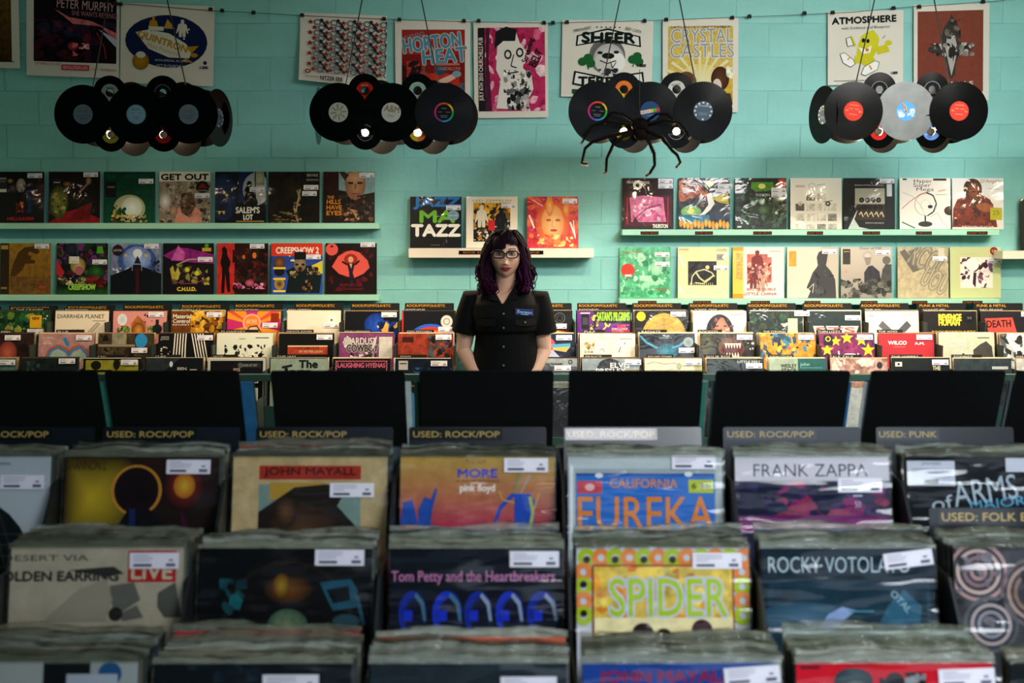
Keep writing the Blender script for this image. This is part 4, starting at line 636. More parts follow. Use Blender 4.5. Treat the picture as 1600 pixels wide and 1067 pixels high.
for i, (row, left, lab, stk, colr, ops) in enumerate(BB):
    by, bz, zt = BACK[row]; Y = BROW[row][0]; wpx = (84, 87, 91, 95)[row]
    x = at(left + wpx / 2, BROW[row][1], Y).x
    kx = round((x - BX0) / COLP); x = min(max(x, BX0 + COLP * kx - .006), BX0 + COLP * kx + .006)
    record((x, by - .002, bz), BL, rr.uniform(-.4, .4), colr, ops, stk, lab, 'front records of the ' + ROWN[row] + ' tier against the wall', None, .004, seed=i, roll=rr.uniform(-.2, .2))
    if row < 3:
        record((BX0 + COLP * kx + rr.uniform(-.004, .004), by + .0115, bz + rr.uniform(.001, .005)), BL, rr.uniform(-.3, .3), rr.choice(EDGE), None, None,
               'record filed behind the ' + brief(lab))
        for q in (1, 2, 3):
            c_ = hexc(rr.choice(EDGE)); x_ = BX0 + COLP * kx + rr.uniform(-.004, .006); y_ = by + .0115 + .0115 * q; z_ = bz + rr.uniform(0, .005)
            sn, cs = math.sin(R(BL)), math.cos(R(BL)); vs = []
            for sx in (-1, 1):
                for (yy, zz) in ((0, 0), (.004, 0), (.004, W_), (0, W_)): vs.append((x_ + sx * W_ / 2, y_ + yy * cs + zz * sn, z_ - yy * sn + zz * cs))
            PACK.add(vs, [(0, 1, 2, 3), (7, 6, 5, 4), (0, 4, 5, 1), (2, 6, 7, 3), (1, 5, 6, 2), (3, 7, 4, 0)], 0, (c_[0], c_[1], c_[2], 0.2))
tag(PACK.build('packed_record', M['matteprint'], None, True), 'cream and brown edges of records packed deeper in the wall rack', 'record', None, 'stuff')
# header cards along the wall
HC = [(-52, 'ROCK/POP/FOLK/ETC'), (20, 'ROCK/POP/FOLK/ETC'), (110, 'ROCK/POP/FOLK/ETC'), (193, 'ROCK/POP/FOLK/ETC'), (282, 'ROCK/POP/FOLK/ETC'), (365, 'ROCK/POP/FOLK/ETC'), (460, 'ROCK/POP/FOLK/ETC'), (547, 'ROCK/POP/FOLK/ETC'), (632, 'ROCK/POP/FOLK/ETC'), (816, 'ROCK/POP/FOLK/ETC'), (901, 'ROCK/POP/FOLK/ETC'), (987, 'ROCK/POP/FOLK/ETC'), (1073, 'ROCK/POP/FOLK/ETC'), (1166, 'ROCK/POP/FOLK/ETC'), (1246, 'ROCK/POP/FOLK/ETC'), (1330, 'ROCK/POP/FOLK/ETC'), (1414, 'PUNK & METAL'), (1506, 'PUNK & METAL'), (1584, 'PUNK & METAL')]
tops = lambda x: 473.5 if x > 400 else 473.5 + (400 - x) * .011
for n_, (xp, tx) in enumerate(HC):
    a_ = at(xp + 39, tops(xp), 7.68); kx = round((a_.x - BX0) / COLP); a_.x = min(max(a_.x, BX0 + COLP * kx - .017), BX0 + COLP * kx + .017)
    near = min([q for q in BB if q[0] == 0], key=lambda q: abs(q[1] - xp))[2]
    card((a_.x, a_.y - .335 * math.sin(R(8)), a_.z - .335 * math.cos(R(8))), 8, .295, .335, tx, 'yellow lettered divider ' + ('cut off by the left edge of the photo' if xp < 0 else 'cut off by the right edge of the photo' if xp > 1580 else 'behind the ' + brief(near, 8)), 'lettered divider cards along the wall', tx=(4, 82) if tx[0] == 'R' else (6, 66), tc='d8982c', ty=4.6, th_=4.6, m='board', strip_=False)
TABS = [(0, 47, 'THE CRAMPS', 62), (0, 447, 'KING CRIMSON', 40), (0, 365, 'KING WOMAN', 40), (0, 632, 'MODEST MOUSE', 34), (0, 903, 'RADIOHEAD', 34), (0, 1083, 'SONGS: OHIA', 40), (0, 1174, 'T. REX', 36), (0, 1340, 'THE XX', 36), (0, 1432, 'AGAINST ME!', 40), (0, 1520, 'BAD BRAINS', 40), (0, 280, 'GORILLAZ', 36), (0, 100, 'BEETHOVEN', 40),
        (1, 338, 'PJ HARVEY', 62), (1, 445, 'GRACE JONES', 45), (1, 535, 'JOHN LENNON', 45), (1, 633, 'JONI MITCHELL', 45), (1, 911, 'PULP', 34), (1, 1000, 'RADIATE', 42), (1, 1090, 'ROCKETS', 38), (1, 1190, 'THE STROKES', 40), (1, 1275, 'THIN LIZZY', 40), (1, 1370, 'THE WHO', 40), (1, 88, 'BLUR', 44), (1, 0, 'ABBA', 18),
        (2, 330, 'JACK', 42), (2, 430, 'THE JAM', 40), (2, 622, 'JOAN', 45), (2, 912, 'PRINCE', 44), (2, 1010, 'ROLLING STONES', 42), (2, 1100, 'SIGUR ROS', 44), (2, 1200, 'SUFJAN STEVENS', 40), (2, 1290, 'TALK TALK', 54), (2, 1385, 'THE WIPERS', 52), (2, 1475, 'ZOMBIES', 48), (2, 1585, 'WAR', 30), (2, 240, 'CURE', 44), (2, 150, 'CAN', 44),
        (3, 628, 'JOHN MAYER', 44)]
for n_, (row, xp, tx, wp) in enumerate(TABS):
    Y, py = BROW[row]; a_ = at(xp + wp / 2, py - (5.0 if row == 0 else 6.0), Y + .045); ppm = FPX / (Y * 1.0 + .1)
    wd = wp / ppm; kx = round((a_.x - BX0) / COLP); hs = .163 - wd / 2; a_.x = min(max(a_.x, BX0 + COLP * kx - hs), BX0 + COLP * kx + hs)
    o = rounded(wd, .3, .001, .003).build('artist_tab', M['board']); lean_ = 9.5; o.location = (a_.x, a_.y - .3 * math.sin(R(BL)) , a_.z - .3 * math.cos(R(BL))); o.rotation_euler = (-R(BL), 0, 0)
    near = min([q for q in BB if q[0] == row], key=lambda q: abs(q[1] - xp))[2]
    tag(o, 'black name tab ' + ('leftmost in the top tier' if (row, xp) == (0, 47) else 'behind the ' + brief(near, 8)), 'divider', 'name tabs in the racks along the wall')
    k_ = len(tx) * 4.2 / wp * 100
    art('lettering', [t(tx, 6 + min(k_, 88) / 2, 3.9, min(k_, 88), 3.8, 'b8b8b0', .008)], wd, .3, M['matteprint'], o, lift=.0002)
# ---------------------------------------------------------------- used records in the island
FF = [
 (0, -3, -49, 'pale grey cover with a black mesh dome, cut off by the left edge', (68, 12, 0), 'c2c9cc', [r(0,0,100,100,'c9cfd2','b8c0c6'), e(46,78,46,52,'14181a',None), *[l([(46+q*4-20,78-48),(46+q*9-45,100)],.6,'39433f') for q in range(11)], *[l([(10,50+7*q),(84,50+7*q)],.5,'39433f') for q in range(5)], r(60,4,74,5.5,'8a9298')]),
 (0, -2, 190, 'dark brown cover with a yellow glow and a haloed head silhouette', (66, 2, 0), '1c1416', [r(0,0,100,100,'1a1214','2a1a16',.2), e(17,26,34,38,'c9ac2a','1c1215'), t('SHANNON L',14,6,26,6,'3c2414',.01), ringp(47,22,14.5,16.5,'c98a34'), e(47,22,14.5,15,'140c10','1c1014'), p([(26,100),(34,48),(42,34),(56,34),(66,44),(84,60),(88,100)],'14141a'), e(78,19,14,16,'8a2c1c','1a1216'), e(78,19,7,8,'d8b43a','b8641c'), p([(76,34),(88,60),(92,100),(84,100)],'4a1430'), r(43,34,47,96,'1c2c5c')]),
 (0, -1, 485, 'cream cover with a red title bar above a dark hat shape', (63, 17, 0), 'c2ac84', [r(0,0,100,100,'c9b488','bfa878',.25), r(17,6,83,15,'a83424',None,.15), t('JOHN MAYALL',50,10.4,60,6.5,'3c1614',.02), r(17,18,83,100,'8fa8a0','7a948c',.2), r(24,17,60,28,'b8943c'), p([(17,36),(40,20),(60,18),(74,20),(68,32),(83,48),(83,64),(17,60)],'241e1a'), e(46,50,24,20,'5c4028','2a1c14',.3), e(35,36,7,10,'6a4a30','2c1e16'), p([(17,58),(40,66),(62,62),(83,50),(83,100),(17,100)],'1c1613')]),
 (0, 0, 746, 'red and ochre cover with blue figures and bold small titles', (67, 1, 0), 'b04a4c', [r(0,0,100,100,'a82850'), r(0,0,100,46,'b02c50','b89a4c',.2), t('MUSIC FROM',49,3.4,13,3,'7a4c2c'), t('MORE',50,11,26,6,'4a48b8',.05), t('A FILM SCORE',50,16,28,1.6,'7a3c34'), t('pink floyd',50,21,23,6.5,'f2e4d8',.03), p([(0,44),(2,30),(8,28),(12,44)],'2450a8',.3), p([(12,46),(12,34),(16,26),(20,28),(23,20),(24,22),(21,34),(20,44),(26,46)],'2450a8',.3), p([(74,48),(74,26),(66,34),(64,40),(60,44),(64,32),(72,24),(84,24),(88,30),(86,48)],'1f4ab0',.2), l([(84,26),(86,36),(84,47)],2,'a8b83c'), l([(64,22),(66,28),(74,30)],1,'c9a03c'), l([(78,10),(74,24)],2,'8a8a5c'), l([(84,12),(78,24)],1.6,'a89a8a'), l([(90,24),(86,36)],1,'c9a03c')]),
 (0, 1, 1007, 'grey cover picturing a blue number plate with orange letters', (67, -1, 0), 'aab4b8', [r(0,0,100,100,'a8b4b4','b8c2c2'), r(4,8,96,100,'9ca8ac'), r(5,11,95,90,'2466b8','2a70c2',.1), r(5,11,95,12.5,'1c4a94'), r(6,16,22,24,'c94a50',None,.2), e(14,20,3,2.4,'e8b8b8'), t('CALIFORNIA',49,17.5,44,6,'d88a3c',.015), r(78,15,94,23.5,'b8c42c'), t('6 86',86,19,12,4,'3c441c',.03), e(20,12.5,2.6,1.6,'dfe6e8'), e(78,11.5,2.6,1.6,'dfe6e8'), t('EUREKA',50,37,88,22,'dc8436',.006), r(1,6,3,60,'dfe6e8')]),
 (0, 2, 1260, 'cover with a white top band above purple and blue clouds', (66, 14, 0), 'b8b4bc', [r(0,0,100,100,'2c2c4c','241c3c',.4), b(0,14,100,44,'7a1c5c 24284c 1c2444 8a2c50 3a2458 141a34',60,12,22), r(0,38,100,48,'9c2484','5c1a54',.3), r(0,0,100,16,'cfcbd2'), t('FRANK ZAPPA',49,9,74,8,'34304a',-.012), r(76,25,82,26,'b8b8cc'), t('50',79,31,4,4,'b8b8cc')]),
 (0, 3, 1545, 'black cover with white script and a large white text sticker', None, '12161a', [r(0,0,100,100,'10151b',None,.2), r(0,3,31,19,'c4c8d2'), t('JOHN HENRY',16,5,13,2.4,'33384a',.01), *[r(3,8+1.6*q,28,8.7+1.6*q,'8a90a0') for q in range(4)], r(11,15,20,17.6,'3a3e50'), t('ARMS',50,22,42,16,'aab8c2',0,-8), t('of',22,30,14,9,'aab8c2',0,-8), t('MAJOR',58,31,36,8,'4a9cc2',0,-6), r(64,1,86,10,'c9ccd8')]),
 (1, -2, 125, 'cream cover with a red LIVE box and tumbling grey shapes', (69, 3, 0), 'b0a894', [r(0,0,100,100,'b4aa92','b8ae98',.15), r(68,2,96,20,'b8241c'), t('LIVE',82,14,24,9,'cfc4a8',.03), t('DESERT VIA',20,6,50,3.5,'55503f',.01), t('GOLDEN EARRING',26,16.5,74,6,'2a2a26',.04), p([(34,13),(60,11),(66,15),(56,17)],'33332e'), p([(58,22),(72,20),(76,30),(64,38),(60,34)],'6a6a62'), p([(86,26),(96,20),(100,40),(90,40),(86,34)],'55564e'), p([(64,38),(74,33),(78,40),(66,42)],'6a6a62'), p([(40,24),(56,18),(60,30),(56,42),(20,42)],'a09884'), e(62,38,4,4,'2a2a26')]),
 (1, -1, 446, 'black cover picturing a dark vinyl disc and a teal cassette deck', (67, 1, 0), '0c1012', [r(0,0,100,100,'0a0e10'), e(52,48,38,44,'0e1010','121010'), e(52,24,15,9,'7a4a1c','0d0f10'), e(48,22,5,7,'a8861c','5c3414'), e(52,46,12,11,'8a9a6c','3c5a4c',.5), ringp(52,46,37,38,'2c2018'), p([(70,20),(88,18),(92,24),(92,34),(78,36)],'24586c',.3), p([(74,24),(87,22),(88,30),(78,32)],'0a1014'), p([(18,28),(22,26),(26,30),(24,36),(18,36)],'1f6c74',.4), b(12,18,28,44,'12343a 0a0e10 1a4a50',14,5,4), l([(92,28),(96,44)],2,'35586c'), e(86,42,8,4,'2c4a54')]),
 (1, 0, 745, 'navy cover with pink handwritten title over five blue lit heads', (69, 2, 0), '0e141c', [r(0,0,100,100,'0d141e'), t('Tom Petty and the Heartbreakers',48,17.5,95,8,'c27aa8',.012)] + [q_ for i,(cx,rx_) in enumerate(((13,8),(33,8.5),(51,8),(69,8),(88,9))) for q_ in (e(cx,38,rx_,13,'101a4a','1c38c2' if i%2 else '16309c'), e(cx+1.5,40,rx_*.72,11,'0c1018','141c3a'), p([(cx+2,26),(cx+rx_*.8,31),(cx+rx_,42),(cx+rx_*.8,42),(cx+rx_*.6,33),(cx+1,28)],'8fa0b0' if i>1 else '4a7480'), r(cx-5,36,cx,42,'1c34c2'))]),
 (1, 1, 1035, 'yellow and orange patterned cover with big lime outlined letters', (67, 3, 0), 'd8a83c', [r(0,0,100,100,'c9ccd2')] + [ringp(6+8.3*i,6,2,5.4,('a8bf1c' if i%2==0 else 'e0843c')) for i in range(12)] + [ringp(4,14+8.3*j,2,5.4,('a8bf1c' if j%2 else 'e0843c')) for j in range(4)] + [ringp(96,14+8.3*j,2,5.4,('a8bf1c' if j%2 else 'e0843c')) for j in range(4)] + [e(6+16.6*i,7,2,2,'241820') for i in range(6)] + [e(4,21+16.6*j,2,2,'241820') for j in range(2)] + [r(9,10,91,100,'8a1c24'), r(10,11,90,100,'d8b43c','dcc050',.5), b(10,11,90,48,'e0a03c e8cf5c d8842c e3c84a f0d870',80,5,6), r(10,40,90,48,'e8dca8',None,.2), t('SPIDER',53,28.5,68,22,'a8c41c',.005,0,'c4c8d8'), e(38,48,6,5,'2a1418'), e(72,47,6,6,'3c141c'), e(50,49,4,3,'3c2414')]),
 (1, 2, 1319, 'dark teal cover with white small capitals and a ghostly blue scene', (71, 2, -7), '13242f', [r(0,0,100,100,'0f2733','102430',.2), t('ROCKY VOTOLATO',45,10,82,9,'b8ccd4',-.005), r(4,20,97,100,'1f4658','17384a',.3), r(6,22,95,98,'163646','12303e',.3), e(14,30,11,12,'0a1c28','163646'), e(24,40,26,9,'4a6c84','1f4658'), p([(32,46),(38,38),(46,34),(54,36),(46,42),(40,47)],'8aa0c9',.2), p([(66,46),(72,34),(82,24),(92,34),(90,46)],'2c5c74',.2), t('OTAL',80,31,15,4,'8ab0bc',.02,48), r(50,36,64,37,'4a8aa0')]),
 (1, 3, 1640, 'grey cover with coiling pink and brown swirls, cut off by the right edge', None, '55585c', [r(0,0,100,100,'3c3e42',None,.5), *[ringp(14,14,3+4*q,5+4*q,('b08a8a','8a6c70','c2a8a0')[q%3]) for q in range(4)], *[ringp(46,26,10+4*q,12+4*q,('8a6a5c','a88a80','6a5c60')[q%3]) for q in range(3)], *[ringp(20,44,6+4*q,8+4*q,('8a8a94','a89a9c','55585c')[q%3]) for q in range(3)], b(0,0,60,50,'2a2c30 77707a',20,5,4)]),
 (2, -2, 30, 'white, black and blue cover at the lower left corner', None, 'a8acb0', [r(0,0,100,100,'aab0ac'), r(52,0,76,40,'14181a'), e(86,6,6,6,'24588a'), r(64,6,90,14,'b8c0cc')]),
 (2, -1, 395, 'near black cover with a white strip at the bottom of the photo', (55, 6, 0), '12181c', [r(0,0,100,100,'11181c',None,.2), b(10,0,60,10,'1a2a34 14202a',8,7,2)]),
 (2, 0, 733, 'dark slate cover with a white sticker at the bottom of the photo', (66, 7, 0), '222e34', [r(0,0,100,100,'222e34',None,.3)]),
 (2, 1, 1064, 'blue cover with dark red capitals at the bottom of the photo', (72, 2, -4), '163c84', [r(0,0,100,100,'173f8c','1a4494',.15), t('JOHN MAYALL',42,8,68,8,'8a2450',.05), t('BLUES',42,18,60,8,'8a2450',.05)]),
 (2, 2, 1392, 'bright red cover with cartoon heads in caps at the bottom of the photo', (72, 3, -2), 'c21828', [r(0,0,100,100,'d0142c','c81228',.1), r(2,2,12,3.5,'55101c'), e(29,9,10,6,'4a6068','2a383e'), e(30,13,8,5,'8a9a9c','2a3438'), b(42,5,66,14,'24282c 8a9496 14181a',20,4,5), e(50,10,5,5,'2c3034')]),
 (2, 3, 1720, 'dark cover outside the lower right corner', None, '12181c', [r(0,0,100,100,'11181c',None,.2)]),
]
rr = random.Random(99)
EC = ['1c2420', '2a3430', '39433c', '55503f', '14181a', '24303a', '6a6450', '8a8870', '101416', '2c2420']
ORD = ('first', 'second', 'third', 'fourth', 'fifth', 'sixth', 'seventh', 'eighth', 'ninth', 'tenth', 'eleventh')
POKE = {(0, -1): (5, 'a01c24'), (1, 0): (7, '14243c'), (1, 1): (7, '1c1c4a'), (1, 2): (8, '2a4a6c'), (2, -1): (9, 'b01c3c'), (2, 0): (5, 'c9582c'), (2, 2): (9, '9aa8a0')}
for i, (row, k, cx, lab, stk, colr, ops) in enumerate(FF):
    by, bz, zt = FRONT[row]; x = at(cx, FROW[row][1], FROW[row][0]).x; xk = FX0 + COLP * k; x = min(max(x, xk - .004), xk + .004)
    record((x, by, bz), FL, rr.uniform(-.3, .3), colr, ops, stk, lab, 'front records of the island', 'front', .004, printm='usedprint', seed=i, roll=rr.uniform(-.2, .2))
    n = (5, 7, 8)[row]; pitch = (.0105, .0115, .0145)[row]
    if k < -1: n += 2; pitch = (.011, .012, .0148)[row]
    if row == 2 and k == 3: n = 3
    for q in range(n):
        pk = POKE.get((row, k)); up = 0; c_ = rr.choice(EC)
        if pk and q == min(pk[0], n - 1): up = .012; c_ = pk[1]
        record((xk + rr.uniform(-.003, .003), by + .013 + pitch * q, bz + rr.uniform(0, .003) + up), FL, rr.uniform(-.12, .12), c_, None, None,
               ORD[q] + ' sleeved record packed behind the ' + brief(lab, 10), 'records packed behind the ' + lab, 'edge', .004, seed=rr.randrange(100), roll=rr.uniform(-.25, .25))
# ---------------------------------------------------------------- posters on the wire
def cyl(V, bow): return V
def poster(xl_, xr_, yt, yb, label, ops, m=None, yaw=0, tilt=0, curl=0, Y=None):
    Y = Y or WF - .022
    a = at(xl_, yt, Y); c_ = at(xr_, yb, Y); Wd = c_.x - a.x; Hd = a.z - c_.z
    root = bpy.data.objects.new('band_poster', None); C.objects.link(root); root.location = ((a.x + c_.x) / 2, Y, c_.z); root.rotation_euler = (0, R(tilt), R(yaw))
    def warp(v):
        u = v[0] / Wd + .5; h_ = v[2] / Hd
        d = 0
        if curl: d += -curl * (1 - h_) ** 1.5 * (1 - .35 * u); v = (v[0] + curl * .15 * (1 - h_), v[1], v[2] + (1 - h_) * curl * (.55 * (u - .5) * -1) - .0)
        return (v[0], v[1] + d, v[2])
    g = 14
    mb = MB(); vs = []; fs = []
    for s_ in (0, 1):
        for j in range(g + 1):
            for i in range(g + 1): vs.append(warp(((i / g - .5) * Wd, s_ * .0006, j / g * Hd)))
    n = (g + 1) ** 2
    for j in range(g):
        for i in range(g):
            q = j * (g + 1) + i; fs.append((q, q + 1, q + g + 2, q + g + 1)); fs.append((n + q, n + q + g + 1, n + q + g + 2, n + q + 1))
    mb.add(vs, fs, 0, smooth=True).build('poster_sheet', M['paper'], root)
    art('printed_artwork', ops, Wd, Hd, M['matteprint'], root, warp=warp, lift=.0010 if not curl else .003, step=.00012, grid=14)
    tag(root, label, 'poster', 'gig posters pinned along the wire'); return root
def gears():
    o = []
    for j in range(10):
        for i in range(5):
            x = 12 + 19 * i + (8 if j % 2 else 0) - (j % 2) * 3; y = 13 + 7.7 * j
            o += [st(x, y, 4.2, '8f2a26')]
            o += [ringp(x + 8, y, 2.5, 4.4, '6c757a')] + [l([(x + 12, y - 3), (x + 17, y + 3)], 2.2, '23272a'), l([(x + 11, y - 1.5), (x + 14, y - 4.5)], 3.8, '23272a')]
    return o
poster(-60, 31, -30, 106, 'poster with a brown picture cut off by the left edge of the photo', [r(6,4,86,92,'3c2a12','6a4a1c',.6), r(4,92,90,93,'2a2018')], tilt=1)
poster(37, 186, -6, 120, 'poster with a black and red storm picture and pale pink gothic lettering', [r(8,0,97,82,'160a18'), b(8,30,97,60,'3c1430 140a14 24203c 5c1c2c',60,12,3), b(8,50,70,80,'140a14 0c0810 3c1020',40,12,8), p([(30,16),(50,34),(80,36),(97,56),(97,44),(70,30),(46,26)],'d87078',.5), p([(78,40),(97,52),(97,62)],'b8c0e0'), l([(76,44),(84,62),(86,76)],1,'a82c44'), e(50,62,6,6,'c24a50','3c1020'), b(50,58,68,74,'e0707c f0c0c0',8,5,9), t('PETER MURPHY',64,11,62,11,'c9a0a8',.0,3), t('SHE WANTS REVENGE',74,22,50,6,'b87a88',0,3), r(38,85,68,92,'c23c48'), t('REVOLUTION LIVE',53,88.5,26,4,'f0d0d0'), t('SEPTEMBER 25TH 2009',23,85,27,3,'b84a50'), t('FORT LAUDERDALE',84,90,26,3,'b84a50')], tilt=2.0)
poster(184, 333, 7, 132, 'poster with a navy ellipse, white blimp shape and orange lettering', [e(51,46,42,33,'14204a'), e(49,46,44,32,'14204a'), p([(16,36),(30,32),(52,36),(70,48),(76,58),(74,66),(52,66),(30,56)],'d8d4c8'), t('QUINTRON',45,47,56,11,'b8861c',.04,16), t('Miss Pussycat',46,57,36,7,'c2983c',0,14), p([(70,52),(84,50),(76,60)],'b8861c'), p([(70,66),(80,72),(66,70)],'b8861c'), e(79,62,4,2.6,'b8861c'), f(35,34,18,'b8861c'), r(30,28,46,33,'d8d4c8'), f(66,40,22,'d8d4c8'), p([(46,30),(50,18),(58,30)],'c2983c'), e(22,72,9,11,'b8861c','8a641c'), e(22,64,5,4,'d8d4c8'), t('WITH SPECIAL GUESTS',54,70,34,2.5,'c9c8c8'), t('OCT 29 CHURCHILLS',54,77,30,4,'c9c8c8'), e(24,35,1,1,Wt), e(73,30,1,1,Wt), e(68,42,1,1,Wt), e(91,71,2,2.4,'14204a'), t('1-800',90,77,9,4,'14204a',.04)], tilt=2.4)
poster(465, 602, 22, 133, 'white poster tiled with red stars and grey gears, its lower edge curling out', gears() + [t('NITZER EBB',38,94,26,6,'1c1a1a',.03), ringp(11,86,1.5,3.4,'8f4a44'), r(8,93,24,94,'8a8884')], tilt=2.2, curl=.06)
poster(617, 735, 31, 200, 'red poster with blue slanted letters, a car and reclining figure', [r(9,9,93,64,'9c2a24'), r(9,32,93,80,'7a1c1c',None,.2), t('REVEREND',24,15,30,4,'6a8a98',0,-14), t('HORTON',49,21,78,14,'4a8aa8',.03,-7,'c9b8a8'), t('HEAT',66,33,60,14,'4a8aa8',.03,-5,'c9b8a8'), b(9,38,34,62,'3c1418 20181c b8342c',40,7,5), p([(34,62),(40,50),(60,48),(84,52),(90,66),(60,70)],'b8301f',.3), f(38,66,24,'8a4438'), e(60,46,8,5,'24485c'), p([(50,58),(76,50),(82,48),(80,54),(60,62)],'d8b0a0'), b(14,58,92,76,'1c2c4c a82c24 2a1418 3c5c74',40,8,6), r(54,40,86,42,'c26a58'), t('CHURCHILLS PUB',72,45,30,3,'d8988a'), e(82,50,6,3,'7a9aa8')])
poster(741, 857, 34, 184, 'pink and cream poster with an ink drawn bearded head and vertical lettering', [r(6,6,96,93,'b82c5c',None,.4), b(6,6,96,93,'d85c84 e8a8b8 a81c50 f0d0d4',90,8,8), r(6,6,15,93,'1a1a1e'), t('JULY 6TH 2010 CHURCHILLS PUB',10.5,49,84,6,'e8d8cc',.01,-90), p([(17,6),(22,6),(20,40),(24,93),(15,93)],'4a1c34',.4), p([(30,90),(36,60),(30,50),(32,24),(40,10),(56,8),(62,22),(70,30),(66,48),(78,58),(80,70),(66,92)],'e3dcd4'), p([(28,28),(30,10),(44,5),(58,8),(56,20),(40,20)],'1a1a1e'), b(40,50,78,74,'8a8886 e3dcd4 2a2a2c',50,4,4), b(44,70,74,92,'5c5c5e b0acaa 1a1a1e',50,5,9), ringp(46,34,3,5,'2a2a2c'), ringp(62,32,3,5,'2a2a2c'), l([(54,34),(50,46),(58,48)],1.2,'2a2a2c'), l([(46,54),(60,52)],1.4,'2a2a2c'), t('Screaming',74,30,34,8,'1a1a1e',.02,-72), t('BELT',84,38,24,9,'1a1a1e',.02,-62)], tilt=-.6)
poster(877, 1018, 32, 152, 'white poster with banner letters around a bulldog drawing and green clovers', [e(50,46,20,24,'2a2c2c','6a6a6a'), e(52,50,17,20,'d8d6d4','b0aeac'), e(62,54,8,12,'eceae8'), e(44,54,7,11,'c9c7c5'), e(51,46,7,4,'17181a'), l([(42,52),(50,56),(60,52)],1.4,'17181a'), l([(54,54),(56,62),(60,54)],1,'17181a'), e(42,42,3,2,'17181a'), e(60,41,3,2,'17181a'), b(38,62,64,72,'2a2c2c c9c7c5',14,5,2), p([(15,34),(16,20),(50,10),(86,20),(87,34),(50,26)],'0f1a14'), p([(17,32),(18,21),(50,12.5),(84,21),(85,32),(50,23.5)],'e0dedd'), t('SHEER',51,22.5,60,15,'0f1a14',.06), p([(12,84),(14,66),(50,74),(90,66),(92,84),(50,92)],'0f1a14'), p([(14,82),(16,68.5),(50,76.5),(88,68.5),(90,82),(50,89)],'e0dedd'), t('TERROR',51,79,66,12,'0f1a14',.06)] + [e(x_,y_,5,5.5,'1c5c30') for x_,y_ in ((23,54),(29,49),(32,56),(78,50),(83,46),(85,53))] + [l([(28,56),(30,64)],1.2,'1c5c30'), l([(80,54),(78,60)],1.2,'1c5c30'), r(12,90,90,96,'1c4a2c'), t('CHURCHILLS PUB MIAMI',50,93,60,4,'d8e0d8',.02)] + [e(38+5*i,9,.9,.9,K) for i in range(6)] + [t('DARRIN FLAGRANT',22,12,20,4,K,0,-12), t('GREY COSTA',78,12,18,4,K,0,12), t('1-800',88,58,10,4,K,.05)], tilt=.9)
poster(1037, 1153, 29, 176, 'yellow poster with grey letters over a sunburst and two brown haired heads', [r(7,8,93,92,'cfb45c',None,.25), r(7,56,93,92,'c9a83c',None,.3), e(50,66,30,18,'e8e0b8','dcc878')] + [p([(50,68),(50+50*math.cos(-q*.28-.15),68+34*math.sin(-q*.28-.15)),(50+50*math.cos(-q*.28-.25),68+34*math.sin(-q*.28-.25))],'e3d8a8') for q in range(11)] + [t('CRYSTAL',52,18,82,15,'8f97a8',0,0,'e3dcc8'), t('CASTLES',52,34,84,15,'8f97a8',0,0,'e3dcc8'), t('SATURDAY SEPTEMBER',50,9,80,2.4,'4a4448'), e(31,68,14,12,'4a2c24','6a4430'), e(32,72,8,9,'d8c0b8'), e(76,64,12,13,'5c3a24','3c2418'), e(72,72,6,8,'d8c4bc'), p([(66,92),(70,78),(90,80),(93,92)],'4a3420'), p([(20,92),(22,80),(42,80),(44,92)],'5c2c54'), b(84,50,93,64,'f0ecd8',8,5,3)], tilt=-.6)
poster(1296, 1411, 17, 132, 'white poster with a strolling yellow lemon figure under black capitals', [t('ATMOSPHERE',48,12,86,10,'17171a',.05,-1.5), t('with Evidence and Blueprint',50,23,64,5,'33323a',0,-1), p([(40,46),(44,34),(54,28),(60,26),(62,28),(68,38),(66,52),(58,68),(52,72),(40,68),(38,58)],'c9c22a'), e(56,40,12,12,'cfc82c'), p([(62,50),(78,46),(80,50),(82,56),(66,60)],'c9c22a'), l([(36,48),(32,38),(30,34)],4,'c9c22a'), e(80,44,5,3.6,'c9c22a'), p([(36,60),(52,66),(62,64),(64,72),(50,74),(40,70),(34,74)],'c9c22a'), e(47,40,2.4,3,'17171a'), e(53,41,2.2,2.8,'17171a'), p([(40,49),(50,52),(58,47),(56,57),(46,58)],'efeae4'), r(50,51,54,55,'b8783c'), p([(24,37),(30,35),(34,46),(26,48)],'e8e4e0'), l([(24,37),(30,35),(34,46),(26,48),(24,37)],.8,'33323a'), p([(16,58),(22,56),(34,66),(36,72),(30,76),(20,70)],'efeeec'), l([(16,58),(22,56),(34,66),(36,72),(30,76),(20,70),(16,58)],.8,'33323a'), l([(26,66),(30,62)],2,'d8883c'), p([(48,76),(62,68),(68,70),(66,80),(50,88),(44,86)],'efeeec'), l([(48,76),(62,68),(68,70),(66,80),(50,88),(44,86),(48,76)],.8,'33323a'), l([(55,74),(58,80)],2,'d8883c'), l([(72,38),(76,34)],.8,'33323a'), r(8,94,70,94.8,'55555c'), t('1-800',88,85,9,4,'33323a',.05)], tilt=-1.3)
poster(1432, 1545, 6, 158, 'brown poster with a white border, grey skull drawing and spaced lettering', [r(5,7,92,91,'7a3c30','7d4032',.12), p([(47,16),(50,10),(54,18),(60,26),(58,38),(80,44),(76,48),(62,50),(56,60),(55,72),(50,78),(46,72),(44,60),(36,52),(18,48),(20,44),(38,42),(36,34),(40,24)],'3a3634'), p([(44,34),(54,32),(58,46),(54,62),(50,74),(46,60),(42,46)],'b0aaa6'), p([(50,40),(56,46),(52,60)],'2a2624'), b(22,40,80,54,'8a8480 2a2624 b8b2ae 4a4442',40,4,4), b(38,16,62,36,'2a2624 6a6460 3a3634',24,5,6), e(49,50,3,6,'2a2624'), t('S W A N S',49,82,60,4.5,'d8ccc8',.03), t('SEPT 14, 2011',56,87,52,2.8,'c9b8b2',.01), t('1-800',82,95,10,2.6,'c9b8b2',.04)], tilt=-1.6)
